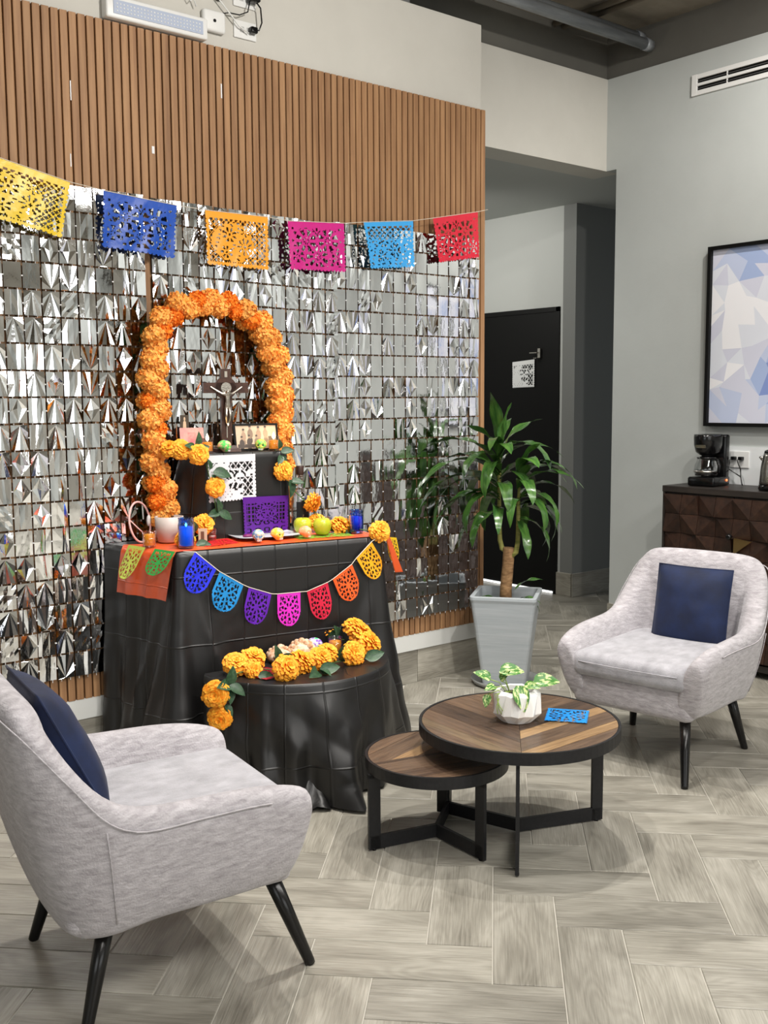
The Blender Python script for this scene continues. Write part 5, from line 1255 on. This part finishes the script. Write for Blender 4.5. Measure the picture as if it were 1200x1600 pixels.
for j in range(ny):
    for i in range(nx):
        qd = [vv[(i, j)], vv[(i+1, j)], vv[(i+1, j+1)], vv[(i, j+1)]]
        for tri in (([qd[0], qd[2], qd[1]], [qd[0], qd[3], qd[2]]) if rp.random() < .5 else ([qd[0], qd[3], qd[1]], [qd[1], qd[3], qd[2]])):
            cy = -sum(q.v[k][1] for k in tri)/3; czz = sum(q.v[k][2] for k in tri)/3
            b_ = 1.0+rp.uniform(-1.0, 1.0)+3.0*gauss(math.hypot(cy-.26, czz-.95), 0, .17)+4.2*gauss(math.hypot(cy-.42, (czz-.30)*.7), 0, .15)-1.6*gauss(math.hypot(cy-.3, czz-.62), 0, .2)+1.6*gauss(math.hypot(cy-.08, czz-.05), 0, .16)+2.2*gauss(math.hypot(cy-.85, czz-.6), 0, .3)
            q.cur = max(0, min(6, int(round(b_)))); q.face(tri)
q.build('print', pm_, pf)
q = MB(); q.box((-.019, -PW+.01, .01), (-.001, -.01, PH-.01)); q.build('backing', m_black, pf)
# air vent
vt = thing('air_vent', 'white slotted air vent high on the right wall', 'vent', (XR-.002, 3.66, 3.212))
VL = 1.2
q = MB()
for z0, z1 in ((0, .026), (.05, .066), (.09, .116)): q.box((-.012, -VL, z0), (0, 0, z1))
q.box((-.013, -.035, -.0005), (0, .0005, .1165)); q.box((-.013, -VL-.0005, -.0005), (0, -VL+.035, .1165)); bevel(q.build('frame', m_white, vt), .002)
for z0 in (.026, .066):
    q = MB(); q.box((-.0025, -VL+.03, z0), (-.0005, -.03, z0+.024)); q.build('slot', m_black, vt)
    q = MB(); q.box((-.009, -VL+.03, z0+.009), (-.003, -.04, z0+.012)); q.build('vane', mat('grey_vane', srgb(90, 90, 90), .5), vt)
    for k in range(4):
        q = MB(); q.box((-.010, -.23-.26*k, z0), (-.002, -.225-.26*k, z0+.024)); q.build('divider', m_white, vt)
# ================================================================ ON THE UPPER LEFT WALL
el = thing('emergency_light', 'long white emergency light with diode panel above the slats', 'light', (1.9, YW+.005, 3.02))
q = rbox((0, -.05, 0), (.46, 0, .088), .008); q.build('housing', m_white, el)
q = MB(); q.box((.03, -.053, .017), (.435, -.0505, .07)); q.build('diffuser', mat('diode_diffuser', srgb(176, 186, 206), .3), el)
q = MB()
for r_ in range(3):
    for k in range(26): q.box((.043+.0149*k, -.0545, .026+.014*r_), (.048+.0149*k, -.053, .031+.014*r_))
stuff(q.build('diodes', m_white, el))
rt_ = thing('wifi_router', 'small white box with dark eye beside the emergency light', 'router', (2.405, YW+.005, 3.115))
q = rbox((-.053, -.03, -.045), (.057, 0, .045), .012); q.build('housing', m_white, rt_)
q = MB(); q.tube([(.0, -.031, .0), (.0, -.0325, .0)], .007, 12); q.build('eye', m_black, rt_)
def outlet(label, x0, z0, n):
    t = thing('wall_outlet', label, 'outlet', (x0, YW+.005, z0))
    q = MB(); q.box((0, -.008, 0), (.115, 0, .075)); bevel(q.build('plate', m_white, t), .003)
    for k in range(n):
        q = MB(); q.box((.03+.035*k, -.0095, .025), (.05+.035*k, -.0075, .05)); q.build('socket', mat('socket_grey', srgb(186, 186, 184), .4), t)
    return t
o1 = outlet('white wall outlet at the lower right of the cables, above the slats', 2.515, 3.078, 2)
q = rbox((.07, -.04, .025), (.105, -.009, .052), .006); q.build('plug', m_bgloss, o1)
o2 = outlet('white wall outlet at the top edge holding a black adapter', 2.515, 3.21, 1)
q = rbox((.06, -.06, .02), (.11, -.009, .075), .008); q.build('adapter', m_bgloss, o2)
dc = thing('camera_puck', 'small black round sensor stuck high on the wall', 'sensor', (2.44, YW+.005, 3.235)); q = MB(); q.tube([(0, 0, 0), (0, -.03, 0)], .024, 20); q.build('body', m_bgloss, dc); q = MB(); q.tube([(0, -.03, 0), (0, -.031, 0)], .008, 12); q.build('lens', m_white, dc)
q = MB(); q.tube([(2.32, 4.06, 3.155), (2.30, 4.055, 3.20), (2.26, 4.055, 3.215), (2.29, 4.055, 3.17), (2.32, 4.055, 3.20), (2.30, 4.05, 3.225), (2.33, 4.05, 3.25), (2.40, 4.055, 3.235), (2.46, 4.055, 3.18), (2.53, 4.06, 3.12), (2.58, 4.06, 3.10)], .0032, 6)
tag(q.build('white_cable', m_white), 'looped white cable between the emergency light and the outlet', 'cable')
q = MB(); q.tube([(2.60, 4.05, 3.25), (2.63, 4.04, 3.21), (2.635, 4.04, 3.15), (2.62, 4.04, 3.115), (2.60, 4.05, 3.115)], .0035, 6); tag(q.build('black_cable', m_bgloss), 'short thick black cable between the two wall outlets', 'cable')
q = MB(); q.tube([(2.58, 4.05, 3.23), (2.57, 4.05, 3.185), (2.53, 4.055, 3.165), (2.48, 4.06, 3.165), (2.45, 4.06, 3.155)], .0028, 6); tag(q.build('black_cable', m_bgloss), 'thin black cable from the adapter to the white box', 'cable')
